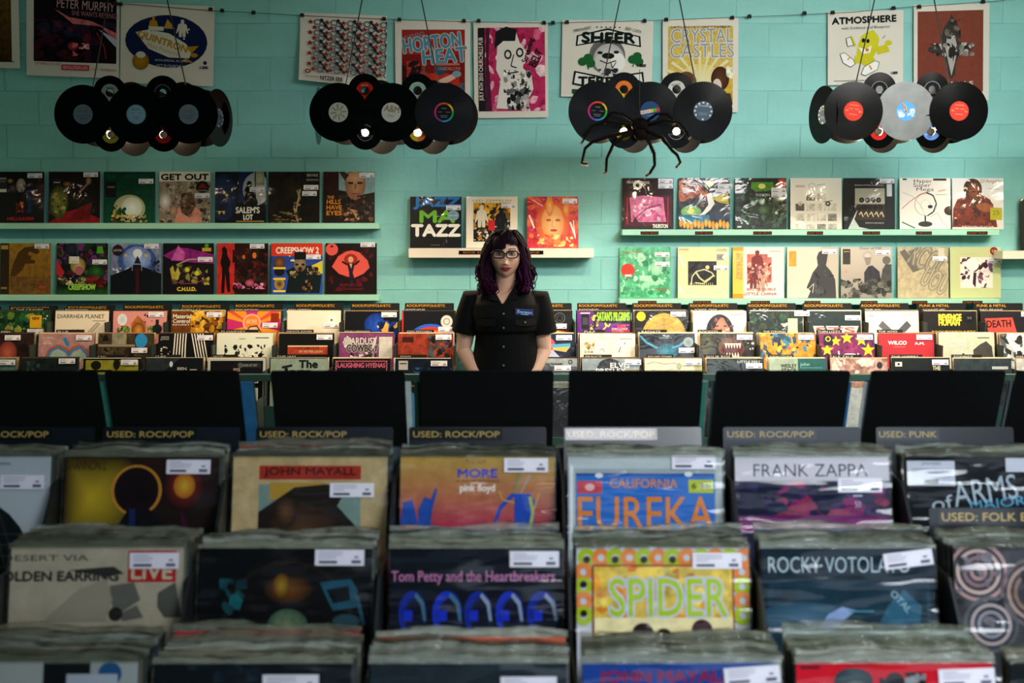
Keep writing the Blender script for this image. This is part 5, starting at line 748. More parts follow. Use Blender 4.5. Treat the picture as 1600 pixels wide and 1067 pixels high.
# wire and clips
CLS = set()
PN = [(37, 181, 'poster with the storm picture'), (184, 333, 'poster with the navy ellipse'), (465, 602, 'poster of stars and gears'), (617, 735, 'red poster with the car'), (741, 857, 'pink bearded head poster'), (877, 1018, 'bulldog poster'), (1037, 1153, 'yellow poster'), (1296, 1411, 'lemon figure poster'), (1432, 1545, 'brown skull poster')]
def clip_label(x):
    for a_, b_, n_ in PN:
        if a_ - 2 <= x <= b_ + 2: return 'small black binder clip holding the ' + ('left' if x < (a_ + b_) / 2 else 'right') + ' corner of the ' + n_
    q = min(PN, key=lambda q: min(abs(x - q[0]), abs(x - q[1])))
    return 'small black clip on bare wire, %s %s of the %s' % ('just' if min(abs(x - q[0]), abs(x - q[1])) < 22 else 'well', 'left' if x < q[0] else 'right', q[2])
WIRE = [(-20, -12), (183, 5), (335, 17), (400, 20), (465, 24), (600, 30), (735, 34), (860, 36), (1020, 32), (1150, 27), (1250, 23), (1330, 19), (1430, 10), (1545, 3), (1620, -6)]
tag(MB().tube([at(x, y, WF - .026) for x, y in WIRE], .0016, 6).build('hanging_wire', M['metal']), 'thin dark wire strung along the wall that the posters hang from', 'wire')
for n_, (x, y) in enumerate([(181, 6), (188, 7), (329, 15), (347, 17), (396, 20), (472, 24), (600, 30), (624, 31), (725, 33), (748, 33), (850, 36), (886, 35), (1007, 33), (1041, 31), (1144, 28), (1171, 26), (1257, 21), (1301, 20), (1396, 13), (1436, 11), (1536, 3), (864, 36)]):
    c_ = at(x, y, WF - .03); cr = empty('binder_clip', c_)
    MB().add([(-.012, -.012, -.008), (.012, -.012, -.008), (.012, .012, -.008), (-.012, .012, -.008), (-.011, -.003, .012), (.011, -.003, .012), (.011, .003, .012), (-.011, .003, .012)],
             [(0, 1, 2, 3), (4, 7, 6, 5), (0, 4, 5, 1), (1, 5, 6, 2), (2, 6, 7, 3), (3, 7, 4, 0)]).build('clip_body', M['cord'], cr)
    MB().tube([(-.006, -.012, -.008), (-.007, -.016, .002), (-.003, -.013, .014), (.003, -.013, .014), (.007, -.016, .002), (.006, -.012, -.008)], .001, 5).build('clip_lever', M['metal'], cr)
    cl_ = clip_label(x); cl_ = cl_.replace('small', 'another') if cl_ in CLS else cl_; CLS.add(cl_); tag(cr, cl_, 'clip', 'binder clips along the poster wire')
# ---------------------------------------------------------------- lamps made of records
def disc_mesh(rad, hole, th=.0018, n=48):
    mb = MB(); rings = [hole, rad * .34, rad * .36, rad * .97, rad]
    vs = []; fs = []
    for s_ in (0, 1):
        for q in rings:
            for k in range(n): vs.append((q * math.cos(2 * math.pi * k / n), s_ * th, q * math.sin(2 * math.pi * k / n)))
    m = len(rings)
    for s_ in (0, 1):
        for i in range(m - 1):
            for k in range(n):
                a_, b_ = s_ * m * n + i * n + k, s_ * m * n + i * n + (k + 1) % n; c_, d_ = a_ + n, b_ + n
                fs.append((a_, b_, d_, c_) if s_ == 0 else (a_, c_, d_, b_))
    for i in (0, m - 1):
        for k in range(n):
            a_, b_ = i * n + k, i * n + (k + 1) % n; fs.append((a_, b_, b_ + m * n, a_ + m * n) if i else (a_, a_ + m * n, b_ + m * n, b_))
    # groove relief: fine rings
    mb.add(vs, fs); 
    g = MB()
    return mb.mesh('record_disc', M['vinyl'])
def vinyl_groove():
    m = M['vinyl']; n = m.node_tree.nodes; L = m.node_tree.links; bs = n['Principled BSDF']; tc = n['Texture Coordinate']
    le = n.new('ShaderNodeVectorMath'); le.operation = 'LENGTH'; L.new(tc.outputs['Object'], le.inputs[0])
    mu = n.new('ShaderNodeMath'); mu.operation = 'MULTIPLY'; mu.inputs[1].default_value = 2600; L.new(le.outputs['Value'], mu.inputs[0])
    si = n.new('ShaderNodeMath'); si.operation = 'SINE'; L.new(mu.outputs[0], si.inputs[0])
    bp = n.new('ShaderNodeBump'); bp.inputs['Strength'].default_value = .06; bp.inputs['Distance'].default_value = .0004
    L.new(si.outputs[0], bp.inputs['Height']); L.new(bp.outputs[0], bs.inputs['Normal'])
vinyl_groove()
LP = disc_mesh(.151, .0036); SG = disc_mesh(.0875, .019)
LABS = {
 'silver': [e(50,50,50,50,'8a98a2'), e(50,50,46,46,'7d8c98'), r(44,14,56,26,'b08c3c'), t('COLUMBIA',50,34,50,5,'33404a'), r(22,56,48,58,'4a5660'), r(54,56,78,58,'4a5660'), r(34,66,66,68,'4a5660'), r(34,72,66,74,'4a5660')],
 'sky': [e(50,50,50,50,'7ab0c9'), e(50,50,44,44,'9cc4d4'), t('RECORDS',50,24,40,7,'2c4a8a'), r(20,44,40,46,'4a6a80'), r(60,44,80,46,'4a6a80'), r(36,62,64,64,'4a6a80'), r(36,70,64,72,'4a6a80')],
 'cream': [e(50,50,50,50,'c2c4b0'), *[l([(50,50),(50+42*math.cos(q*.785),50+42*math.sin(q*.785))],4,'5c6454') for q in range(8)], e(50,50,12,12,'c2c4b0')],
 'tan': [e(50,50,50,50,'c9c6bc'), t('A&M',50,32,78,34,'8a7a4c',.02), r(32,62,68,64,'6a6454'), r(32,70,68,72,'6a6454')],
 'rainbow': [e(50,50,50,50,'c2b02c'), sec(150,235,'c22c6c'), sec(100,150,'7a3c9c'), sec(40,100,'2c8ac2'), sec(-10,40,'2ca04a'), sec(-60,-10,'d8b02c'), sec(235,300,'c94a2c'), e(50,50,41,41,'15181a'), t('Capitol',50,30,24,6,'c9ccd0'), r(18,48,40,50,'8a8f94'), r(60,48,82,50,'8a8f94'), r(30,66,70,68,'8a8f94'), r(34,74,66,76,'8a8f94')],
 'decca': [e(50,50,50,50,'26466c'), r(0,40,100,58,'c9c4b8'), r(50,40,66,58,'c9a02c'), r(66,40,82,58,'3ca04a'), r(82,40,100,58,'b82c2c'), t('DECCA',24,49,40,12,'a83c2c',.02), r(30,70,70,72,'8aa0b8')],
 'columbia': [e(50,50,50,50,'4a5a68'), *[e(50+42*math.cos(q*.52),50+42*math.sin(q*.52),5,5,'c9ccd0') for q in range(12) if q not in (2,4)], t('COLUMBIA',50,24,56,7,'c9ccd0'), r(26,60,74,62,'8a98a4'), r(30,68,70,70,'8a98a4')],
 'red': [e(50,50,50,50,'c2382c'), e(50,50,44,44,'c9402f'), t('COLUMBIA',50,20,48,6,'e8a898'), r(26,38,46,40,'e8a898'), r(56,38,76,40,'e8a898'), r(30,66,70,68,'e8a898'), t('OO',16,50,14,7,'e8c0b0'), t('OO',84,50,14,7,'e8c0b0')],
 'clouds': [e(50,50,50,50,'5c9cd0'), b(6,40,94,80,'c9d8e8 e8eef4 9cc0dc',20,14,4), l([(30,10),(46,30),(50,60)],5,'c95a3c'), l([(36,8),(52,30),(54,60)],4,'c9b84a'), r(26,72,74,74,'8a98a8'), e(50,50,3,3,K)],
 'small_white': [e(50,50,50,50,'b8bcb0'), t('RECORDS',50,22,50,8,'33362f',.02), r(16,60,34,62,'55584f'), r(66,60,84,62,'55584f')],
 'small_yellow': [e(50,50,50,50,'b8b02c'), r(16,60,34,62,'55540f'), r(60,66,84,68,'55540f')],
 'small_red': [e(50,50,50,50,'b8241c'), t('SIRE',50,20,40,9,'d8b0a0')],
 'small_orange': [e(50,50,50,50,'d8742c'), p([(50,50),(0,50),(20,90),(50,100)],'c9b82c'), r(20,70,80,72,'5c3414')],
 'small_green': [e(50,50,50,50,'9cc0ac'), t('RECORDS',50,22,40,7,'3c5a4c')],
 'small_black': [e(50,50,50,50,'17181a'), ringp(50,50,44,47,'8a8c90'), r(20,70,80,72,'8a8c90')],
 'small_blue': [e(50,50,50,50,'5c7cb8'), b(10,10,90,90,'8aa4d0 3c5c9c',10,16,4)],
}
_lab = {}
def label_mesh(kind, rad):
    if (kind, rad) not in _lab:
        ops = LABS[kind]; me = art_mesh('centre_label', ops, 2 * rad, 2 * rad, M['matteprint'], lift=.0006, step=.00006)
        for v in me.vertices: v.co.z -= rad
        if rad < .048:   # wide centre hole of a single: drop what lies over it, clip it to a ring
            bm = bmesh.new(); bm.from_mesh(me); cl = bm.loops.layers.float_color
            bmesh.ops.triangulate(bm, faces=bm.faces[:])
            bmesh.ops.subdivide_edges(bm, edges=bm.edges[:], cuts=3, use_grid_fill=True)
            bmesh.ops.delete(bm, geom=[q for q in bm.faces if math.hypot(q.calc_center_median().x, q.calc_center_median().z) < .019], context='FACES')
            bm.to_mesh(me); bm.free()
        _lab[(kind, rad)] = me
    return _lab[(kind, rad)]
def add_disc(root, x, y, z_, big, lab, yaw=0, tilt=0, grey=False):
    o = bpy.data.objects.new('record_disc', LP if big else SG); link(o, root); o.location = (x, y, z_); o.rotation_euler = (R(tilt), random.uniform(-.2, .2), R(yaw))
    if grey: o.data = o.data.copy(); o.data.materials[0] = M['greyvinyl']; o['label'] = 'grey marbled record'
    for side in ((0,) if big else (0,)):
        q = link(bpy.data.objects.new('centre_label', label_mesh(lab, .0505 if big else .045)), o)
    return o
def lamp(px, py, label, big3, up2, low2, greymid=False, ends=(-1, 1), Y=6.8):
    random.seed(int(px)); c_ = at(px, py, Y); root = empty('record_lamp', c_); sp = .273
    for i in range(3):
        add_disc(root, (i - 1) * sp, -.10 + (.006 if i % 2 else 0), 0, True, big3[i], random.uniform(-2, 2), random.uniform(-1.1, -.5), greymid and i == 1)
        add_disc(root, (i - 1) * sp + .02, .10 + (.006 if i % 2 else 0), -.004, True, 'silver', 180 + random.uniform(-3, 3), 0)
    for s_ in (-1, 1):
        if s_ in ends: add_disc(root, s_ * (sp + .125), .035, -.008, True, 'columbia', s_ * 74, 0)
        add_disc(root, s_ * sp * .5 - .0, -.082, .112, False, up2[0 if s_ < 0 else 1], 0, 0)
        add_disc(root, s_ * sp * .5 + .0, -.090, -.104, False, low2[0 if s_ < 0 else 1], 0, 3)
        add_disc(root, s_ * sp * .5 + .06, .088, .098, False, 'small_white', 180, 4)
        add_disc(root, s_ * sp * .5 + .07, .084, -.118, False, 'small_white', 180, -3)
        MB().tube([(s_ * .14, 0, .02), (s_ * .14, 0, .085)], .018, 12).tube([(s_ * .14, 0, .08), (s_ * .14, 0, .095)], .01, 8).build('lamp_socket', M['cord'], root)
        MB().ball((s_ * .14, 0, -.045), (.03, .03, .036)).tube([(s_ * .14, 0, -.02), (s_ * .14, 0, .022)], .014, 12).build('bulb', M['bulb'], root)
        ax, az = 0, 3.45 - c_.z
        MB().tube([(s_ * .245, 0, .05), (s_ * .245, -.02, .14), (s_ * .02, 0, az)], .0035, 6).build('cord', M['cord'], root)
        li = bpy.data.lights.new('bulb_light', 'POINT'); li.energy = LAMP_POWER * (.38 if px < 300 else .85 if px < 700 else 1); li.color = WARM; li.shadow_soft_size = .045
        lo = bpy.data.objects.new('bulb_light', li); link(lo, root); lo.location = (s_ * .14, 0, -.09)
    MB().tube([(-.245, 0, .09), (.245, 0, .09)], .005, 8).tube([(-.14, -.09, .0), (-.14, .09, .0)], .003, 6).tube([(.14, -.09, .0), (.14, .09, .0)], .003, 6).build('lamp_frame', M['metal'], root)
    MB().tube([(0, 0, az - .02), (0, 0, 3.598 - c_.z)], .012, 8).tube([(0, 0, 3.56 - c_.z), (0, 0, 3.599 - c_.z)], .05, 16).build('ceiling_hook', M['cord'], root)
    tag(root, label, 'lamp', 'hanging lamps built of records'); return root
lamp(-165, 182, 'hanging lamp of black records outside the left edge', ['silver', 'silver', 'tan'], ['small_white', 'small_red'], ['small_yellow', 'small_red'])
lamp(221, 181, 'hanging record lamp furthest left, pale blue centre labels', ['silver', 'sky', 'silver'], ['small_white', 'small_black'], ['small_yellow', 'small_red'], ends=(1,))
lamp(614, 178, 'second hanging record lamp from the left, cream, tan and rainbow rimmed labels', ['cream', 'tan', 'rainbow'], ['small_red', 'small_green'], ['small_black', 'small_orange'], ends=(-1,))
lamp(1013, 176, 'third hanging record lamp, with the hairy spider hung over it', ['rainbow', 'decca', 'columbia'], ['small_orange', 'small_white'], ['small_yellow', 'small_black'], ends=())
lamp(1407, 176, 'hanging record lamp furthest right, red labels beside a grey record', ['red', 'clouds', 'red'], ['small_black', 'small_black'], ['small_red', 'small_blue'], True, ends=(-1,))
lamp(1790, 176, 'hanging lamp of black records outside the right edge', ['red', 'tan', 'red'], ['small_black', 'small_white'], ['small_red', 'small_blue'])
# ---------------------------------------------------------------- hairy toy spider
FUR = mat('spider_fur', '0d0704', .9, spec=.1, var=.4, vscale=80)
TIP = mat('spider_tip_fur', '8a5a1c', .8, sheen=.5)
SY = 6.62
sc_ = at(1000, 200, SY); sp_ = empty('toy_spider', sc_)
def fur(mb, pts, rads, n, ln, seed, mi=0):
    rr = random.Random(seed)
    for _ in range(n):
        i = rr.randrange(len(pts) - 1); u = rr.random(); c_ = pts[i].lerp(pts[i + 1], u); ra = rads[i] * (1 - u) + rads[i + 1] * u
        d = Vector((rr.gauss(0, 1), rr.gauss(0, 1), rr.gauss(0, 1))).normalized(); ax = (pts[i + 1] - pts[i]).normalized()
        d = (d - ax * d.dot(ax)).normalized() ; b0 = c_ + d * ra * .7; tip = c_ + d * (ra + ln * rr.uniform(.5, 1)) + ax * ln * rr.uniform(.2, .9)
        s1 = ax.cross(d) * .0013
        mb.add([b0 - s1, b0 + s1, tip], [(0, 1, 2)], mi)
def leg(px, seed):
    pts = [at(x, y, SY + dy) - sc_ for x, y, dy in px]
    fine = []
    for i in range(len(pts) - 1):
        for k in range(5): fine.append(pts[i].lerp(pts[i + 1], k / 5))
    fine.append(pts[-1]); n = len(fine)
    rads = [(.0095 if seed < 5 else .0065) * (1 - .45 * i / n) for i in range(n)]
    mb = MB().tube(fine, rads, 7, 0); fur(mb, fine[:-5], rads[:-5], 300, .012, seed); fur(mb, fine[-6:], rads[-6:], 60, .012, seed + 1, 1)
    mb.build('leg', [FUR, TIP], sp_)
leg([(990, 205, 0), (955, 212, -.03), (925, 222, -.05), (914, 232, -.05), (909, 255, -.04), (918, 256, -.05)], 1)
leg([(992, 208, 0), (975, 212, -.06), (958, 226, -.09), (948, 248, -.09), (947, 268, -.08), (945, 271, -.08)], 2)
leg([(1004, 208, 0), (1014, 222, -.06), (1022, 240, -.09), (1023, 258, -.09), (1015, 271, -.08), (1009, 275, -.08)], 3)
leg([(1010, 205, 0), (1035, 215, -.03), (1050, 235, -.05), (1058, 242, -.05), (1063, 254, -.05), (1056, 262, -.04)], 4)
leg([(988, 196, 0), (950, 190, -.05), (925, 196, -.06), (916, 210, -.05), (910, 222, -.05), (908, 224, -.05)], 5)
leg([(1012, 196, 0), (1040, 188, -.05), (1062, 192, -.06), (1072, 205, -.05), (1076, 214, -.04), (1078, 216, -.04)], 6)
leg([(990, 190, 0), (972, 178, -.05), (955, 176, -.04), (948, 184, -.02), (945, 190, -.02), (944, 192, -.02)], 7)
leg([(1010, 190, 0), (1026, 178, -.05), (1042, 178, -.04), (1050, 186, -.02), (1052, 192, -.02), (1053, 194, -.02)], 8)
mb = MB().ball((0, .0, .015), (.045, .035, .04), 18, 12).ball((0, -.02, -.035), (.032, .03, .03), 16, 10)
fur(mb, [Vector((0, 0, .05)), Vector((0, 0, .0)), Vector((0, -.02, -.055))], [.03, .04, .02], 700, .014, 9); mb.build('body', FUR, sp_)
MB().tube([(0, .01, .05), (0, .05, .30)], .0015, 5).build('hanging_thread', M['cord'], sp_)
tag(sp_, 'brown hairy toy spider dangling in front of the third record lamp', 'toy spider')
# ---------------------------------------------------------------- the woman
PY = 6.25; PX = 790
def zc(y): return at(PX, y, PY).z
pc = at(PX, 433, PY)                    # chin height
X0 = at(PX, 433, PY).x
body_m = bpy.data.materials.new('skin'); body_m.use_nodes = True
_n = body_m.node_tree.nodes; _b = _n['Principled BSDF']; _a = _n.new('ShaderNodeAttribute'); _a.attribute_name = 'Col'
body_m.node_tree.links.new(_a.outputs['Color'], _b.inputs['Base Color']); _b.inputs['Roughness'].default_value = .48
_b.inputs['Subsurface Weight'].default_value = .08; _b.inputs['Subsurface Radius'].default_value = (.01, .004, .002)
shirt_m = mat('black_work_shirt', '08090a', .8, spec=.15, bump=.3, bscale=14)
jean_m = mat('dark_jeans', '151b26', .8, bump=.2)
root = empty('person', (X0, PY, 0))
HZ = pc.z + .108; HC = Vector((0, -.03, HZ))        # head centre, face towards -y
def ellring(c_, rx, ry, n=28, tilt=0, back=1.0):
    vs = []
    for k in range(n):
        q = 2 * math.pi * k / n; x = rx * math.cos(q); y = ry * math.sin(q) * (back if math.sin(q) > 0 else 1)
        vs.append(Vector((c_[0] + x * math.cos(tilt), c_[1] + y, c_[2] + x * math.sin(tilt))))
    return vs
def loft(rings, close=True):
    n = len(rings[0]); vs = [v for q in rings for v in q]; fs = []
    for i in range(len(rings) - 1):
        for k in range(n): fs.append((i * n + k, i * n + (k + 1) % n, (i + 1) * n + (k + 1) % n, (i + 1) * n + k))
    if close: fs.append(tuple(range(n))[::-1]); fs.append(tuple((len(rings) - 1) * n + k for k in range(n)))
    return vs, fs
def head_mesh():
    N, Mm = 120, 96; vs = []; fs = []
    g = lambda v, s_: math.exp(-(v / s_) ** 2)
    for i in range(Mm + 1):
        th = math.pi * i / Mm
        for k in range(N):
            ph = 2 * math.pi * k / N
            dx, dy, dz = math.sin(th) * math.sin(ph), -math.sin(th) * math.cos(ph), math.cos(th)
            z = .110 * dz; x = .075 * dx; y = (.088 if dy < 0 else .098) * dy
            if z < -.01:
                q = min(1, (-.01 - z) / .10); x *= 1 - .27 * q ** 1.6; 
                if dy < 0: y = y * (1 - .10 * q ** 2) - .006 * q
                else: y *= 1 - .45 * q
            if dy < 0:
                fr_ = max(0, -dy); ax = abs(x); d = 0
                ridge = max(0, min(1, (.012 - z) / .05)) if z > -.045 else 0
                d += (.004 + .013 * ridge) * g(x, .0085) * (1 if z < .02 else 0) * (1 if z > -.044 else max(0, 1 + (z + .044) / .004))
                d += .0065 * g(x, .010) * g(z + .036, .009) + .005 * g(ax - .012, .006) * g(z + .041, .006)
                d += -.0095 * g(ax - .030, .016) * g(z - .006, .012) + .003 * g(ax - .026, .02) * g(z - .030, .010)
                d += .0035 * g(ax - .042, .018) * g(z + .028, .020)
                d += .0050 * g(x, .020) * g(z + .0585, .0045) + .0058 * g(x, .017) * g(z + .070, .0055) - .003 * g(x, .022) * g(z + .064, .0018)
                d += -.003 * g(x, .012) * g(z + .079, .004) + .006 * g(x, .018) * g(z + .098, .013)
                d += -.003 * g(ax - .028, .008) * g(z + .064, .008)
                y -= d * fr_ ** .5
            vs.append((HC.x + x, HC.y + y, HC.z + z))
    for i in range(Mm):
        for k in range(N): fs.append((i * N + k, (i + 1) * N + k, (i + 1) * N + (k + 1) % N, i * N + (k + 1) % N))
    return vs, fs
def remesh(name, mb, voxel, smooth, mats, parent, it=2):
    me = mb.mesh(name, mats); o = bpy.data.objects.new(name, me); C.objects.link(o)
    m = o.modifiers.new('r', 'REMESH'); m.mode = 'VOXEL'; m.voxel_size = voxel; m.use_smooth_shade = True
    if smooth: s_ = o.modifiers.new('s', 'SMOOTH'); s_.factor = smooth; s_.iterations = it
    dg = bpy.context.evaluated_depsgraph_get(); dg.update()
    me2 = bpy.data.meshes.new_from_object(o.evaluated_get(dg)); o.modifiers.clear(); o.data = me2; bpy.data.meshes.remove(me)
    me2.name = name; me2.materials.clear()
    for m_ in (mats if isinstance(mats, (list, tuple)) else [mats]): me2.materials.append(m_)
    o.parent = parent; return o
SHZ = at(PX, 452, PY).z          # top of the shoulders
NECKZ = pc.z
HIPZ = .93
def torso(grow):
    g = grow
    L_ = [((0, .02, HIPZ - .10), .150, .105), ((0, .02, HIPZ), .165, .115), ((0, .01, HIPZ + .10), .145, .105), ((0, .005, HIPZ + .18), .135, .098), ((0, -.003, SHZ - .20), .148, .112),
          ((0, -.008, SHZ - .13), .160, .118), ((0, .0, SHZ - .07), .168, .100), ((0, .01, SHZ - .035), .152, .082), ((0, .018, SHZ - .008), .112, .064), ((0, .02, SHZ + .018), .078, .054), ((0, .02, SHZ + .034), .060, .048)]
    return loft([ellring(c_, rx + g, ry + g) for c_, rx, ry in L_])
arms = {}
for s_ in (-1, 1):
    sh = Vector((s_ * .166, .015, SHZ - .050))
    el_px = (724, 548) if s_ < 0 else (850, 548)
    el = at(el_px[0] + 4 * -s_ * 0, el_px[1], PY); el = Vector((el.x - X0, .03, el.z))
    wr = Vector((s_ * .075, -.10, el.z - .21)); hd = Vector((s_ * .03, -.165, wr.z - .035))
    arms[s_] = (sh, el, wr, hd)
def armtube(mb, s_):
    sh, el, wr, hd = arms[s_]
    pts = []; rad = []
    for a_, b_, r0, r1, n in ((sh, el, .044, .036, 8), (el, wr, .037, .024, 8)):
        for k in range(n):
            u = k / n; pts.append(a_.lerp(b_, u)); rad.append(r0 + (r1 - r0) * u + (.004 * math.sin(math.pi * u)))
    pts += [wr, wr.lerp(hd, .4)]; rad += [.025, .024]
    mb.tube(pts, rad, 16)
    d = (hd - wr).normalized(); side = Vector((0, 0, 1)); side = (side - d * side.dot(d)).normalized(); nrm = d.cross(side)
    mb.ball(wr.lerp(hd, .85), (.034, .036, .036), 14, 10)
    for i, ln in enumerate((.062, .072, .068, .052)):        # fingers curled over the other hand
        b0 = hd + side * (.026 - .0175 * i); q1 = b0 + d * ln * .45 + Vector((-s_ * .012, -.004, -.002)); q2 = q1 + d * ln * .3 + Vector((-s_ * .016, .006, -.004)); q3 = q2 + Vector((-s_ * .014, .012, -.006))
        mb.tube([b0 - d * .02, b0, q1, q2, q3], [.009, .009, .0085, .0078, .0066], 8)
    th0 = wr.lerp(hd, .5) + side * .03; mb.tube([th0, th0 + d * .025 + side * .016, th0 + d * .05 + side * .018 + Vector((-s_ * .012, 0, 0))], [.012, .0105, .0085], 8)
bm_ = MB(); v, fa = head_mesh(); bm_.add(v, fa)
for s_ in (-1, 1): bm_.ball((HC.x + s_ * .073, HC.y + .006, HC.z - .008), (.008, .016, .028))
NB = SHZ + .0
bm_.add(*loft([ellring((0, .015, SHZ - .06), .07, .055), ellring((0, .012, SHZ - .01), .058, .052), ellring((0, .004, SHZ + .03), .050, .050), ellring((0, -.004, NECKZ + .0), .050, .050), ellring((0, -.008, NECKZ + .05), .052, .054)]))
bm_.add(*torso(-.008))
for s_ in (-1, 1):
    armtube(bm_, s_)
    bm_.tube([(s_ * .08, .02, HIPZ - .02), (s_ * .085, .015, .72), (s_ * .088, .02, .48), (s_ * .09, .03, .28), (s_ * .092, .035, .09)], [.085, .078, .052, .050, .036], 20)
    bm_.ball((s_ * .094, -.03, .045), (.04, .11, .038))
body = remesh('body', bm_, .0032, .5, body_m, root, 2)
me = body.data; N = len(me.vertices); import array
co = array.array('f', [0]) * (3 * N); me.vertices.foreach_get('co', co); cl = array.array('f', [0]) * (4 * N)
skin = hexc('e8b89c'); lip = hexc('b8404a'); blush = hexc('d8907c'); brow = hexc('2a1820'); shad = hexc('c29078')
for i in range(N):
    x, y, z = co[3 * i] - HC.x, co[3 * i + 1] - HC.y, co[3 * i + 2] - HC.z; c_ = skin
    if y < -.03 and -.12 < z < .08:
        ax = abs(x); m_ = .42 * math.exp(-((ax - .045) / .02) ** 2 - ((z + .03) / .02) ** 2); c_ = tuple(skin[k] * (1 - m_) + blush[k] * m_ for k in range(4))
        lw = .0275
        if ax < lw:
            up = -.0545 - .0025 * (ax / lw) + .0012 * math.cos(ax / lw * 6) * 0; up = -.054 - .0055 * (ax / lw) ** 2; lo = -.0760 + .0155 * (ax / lw) ** 2
            if lo < z < up: c_ = lip if abs(z + .0650 - .004 * (ax / lw) ** 2) > .0013 else hexc('6a1c24')
        if ((ax - .030) / .019) ** 2 + ((z - .008) / .012) ** 2 < 1: c_ = hexc('b07a66')
        if .012 < ax < .050 and abs(z - (.0315 - 5 * (ax - .034) ** 2)) < .0034: c_ = brow
    cl[4 * i:4 * i + 4] = array.array('f', c_)
ca = me.color_attributes.new('Col', 'FLOAT_COLOR', 'POINT'); ca.data.foreach_set('color', cl)
# eyes
white = mat('eye_white', 'b5aaa2', .2); iris = mat('eye_iris', '141a16', .15); pup = mat('lash_black', '0d0a0c', .5)
for s_ in (-1, 1):
    ey = Vector((HC.x + s_ * .030, HC.y - .0755, HC.z + .007))
    eo = MB().ball(ey, (.0125, .008, .0068), 20, 12).build('eye', white, root)
    MB().ball(ey + Vector((0, -.0062, .0005)), (.0052, .0026, .0052), 16, 8).build('iris', iris, eo)
    MB().ball(ey + Vector((0, -.0078, .0005)), (.0024, .0016, .0024), 12, 8).build('pupil', pup, eo)
    MB().tube([ey + Vector((-.0145, -.003, .0)), ey + Vector((-.008, -.0085, .0058)), ey + Vector((0, -.0098, .0076)), ey + Vector((.008, -.0085, .0058)), ey + Vector((.0145, -.003, .0))], [.0008, .0016, .002, .0016, .0008], 6).build('eyelashes', pup, root)
# glasses
gf = mat('dark_brown_frame', '0e0a0a', .25); gl = plastic_mat('spectacle_lens', .02, 'e8f4f2', 0, 1)
gr_ = MB(); ln_ = MB()
GY = HC.y - .102
for s_ in (-1, 1):
    cx, cz = s_ * .0325, HC.z + .005; pts = []
    for k in range(28):
        q = 2 * math.pi * k / 28; c1, s1 = math.cos(q), math.sin(q)
        X = .0265 * math.copysign(abs(c1) ** .6, c1); Z = .0170 * math.copysign(abs(s1) ** .62, s1) * (1 if s1 > 0 else .95)
        pts.append(Vector((cx + X, GY + .25 * (abs(cx + X)) ** 2 * 6, cz + Z + s_ * X * .03)))
    gr_.tube(pts + pts[:2], [.0029 if (p_.z < cz + .006) else .0040 for p_ in pts + pts[:2]], 8)
    ln_.add([(p_.x, p_.y, p_.z) for p_ in pts], [tuple(range(28))])
    gr_.tube([(s_ * .060, GY + .006, HC.z + .012), (s_ * .070, GY + .03, HC.z + .011), (s_ * .076, HC.y + .0, HC.z + .006)], .0022, 6)
gr_.tube([(-.008, GY, HC.z + .008), (0, GY - .002, HC.z + .011), (.008, GY, HC.z + .008)], .0022, 6)
go = gr_.build('glasses', gf, root); ln_.build('lens', gl, go)
go['label'] = 'black framed glasses'
# shirt
sm = MB().add(*torso(.010))
for s_ in (-1, 1):
    sh, el, wr, hd = arms[s_]
    hem = sh.lerp(el, .66); hem.x += s_ * .004
    sm.tube([sh + Vector((-s_ * .05, 0, -.01)), sh + Vector((0, 0, -.002)), sh.lerp(hem, .4), sh.lerp(hem, .8), hem], [.056, .060, .064, .068, .071], 20)
shirt = remesh('shirt', sm, .005, .5, shirt_m, root, 6)
bm = bmesh.new(); bm.from_mesh(shirt.data)
VB = at(PX, 472, PY).z; VC = -.012
kill = []
for q in bm.faces:
    c_ = q.calc_center_median()
    if c_.y < .0 and c_.z > VB and abs(c_.x - VC) < .006 + (c_.z - VB) * .62: kill.append(q)
    elif c_.z > SHZ + .006 and abs(c_.x) < .09: kill.append(q)
    else:
        for s_ in (-1, 1):
            sh, el, wr, hd = arms[s_]; hem = sh.lerp(el, .66); ax = (el - sh).normalized()
            if (c_ - hem).dot(ax) > -.002 and abs(c_.x) > .135 and (q.normal.dot(ax) > .6): kill.append(q)
bmesh.ops.delete(bm, geom=list(set(kill)), context='FACES'); bm.to_mesh(shirt.data); bm.free()
so = shirt.modifiers.new('cloth_thickness', 'SOLIDIFY'); so.thickness = .003; so.offset = -1
def surf_y(x, z): # front of the shirt at x, z
    t_ = (z - (SHZ - .20)); ry = .122 if z < SHZ - .13 else .128 - (z - (SHZ - .13)) * .42; rx = .17
    return -.006 - (ry + .002) * math.sqrt(max(0, 1 - (x / (rx + .012)) ** 2))
cb = MB()
for s_ in (-1, 1):       # collar wings
    top = Vector((VC + s_ * .062, -.028, SHZ + .030)); low = Vector((VC + s_ * .008, surf_y(0, VB) + .004, VB + .004)); tipo = Vector((s_ * .066 + VC, surf_y(.06, VB + .03) - .008, VB + .022)); out = Vector((s_ * .085 + VC, -.02, SHZ + .010))
    cb.add([low, tipo, out, top, low + Vector((0, .004, 0)), tipo + Vector((0, .004, 0)), out + Vector((0, .005, 0)), top + Vector((0, .005, 0))], [(0, 1, 2, 3), (7, 6, 5, 4), (0, 4, 5, 1), (1, 5, 6, 2), (2, 6, 7, 3), (3, 7, 4, 0)])
cb.tube([(VC - .062, -.028, SHZ + .028), (-.07, .03, SHZ + .034), (-.03, .075, SHZ + .03), (.03, .075, SHZ + .03), (.07, .03, SHZ + .034), (VC + .062, -.028, SHZ + .028)], [.006, .011, .013, .013, .011, .006], 8)
cb.build('collar', mat('collar_cloth', '0c0e10', .75, spec=.2), root)
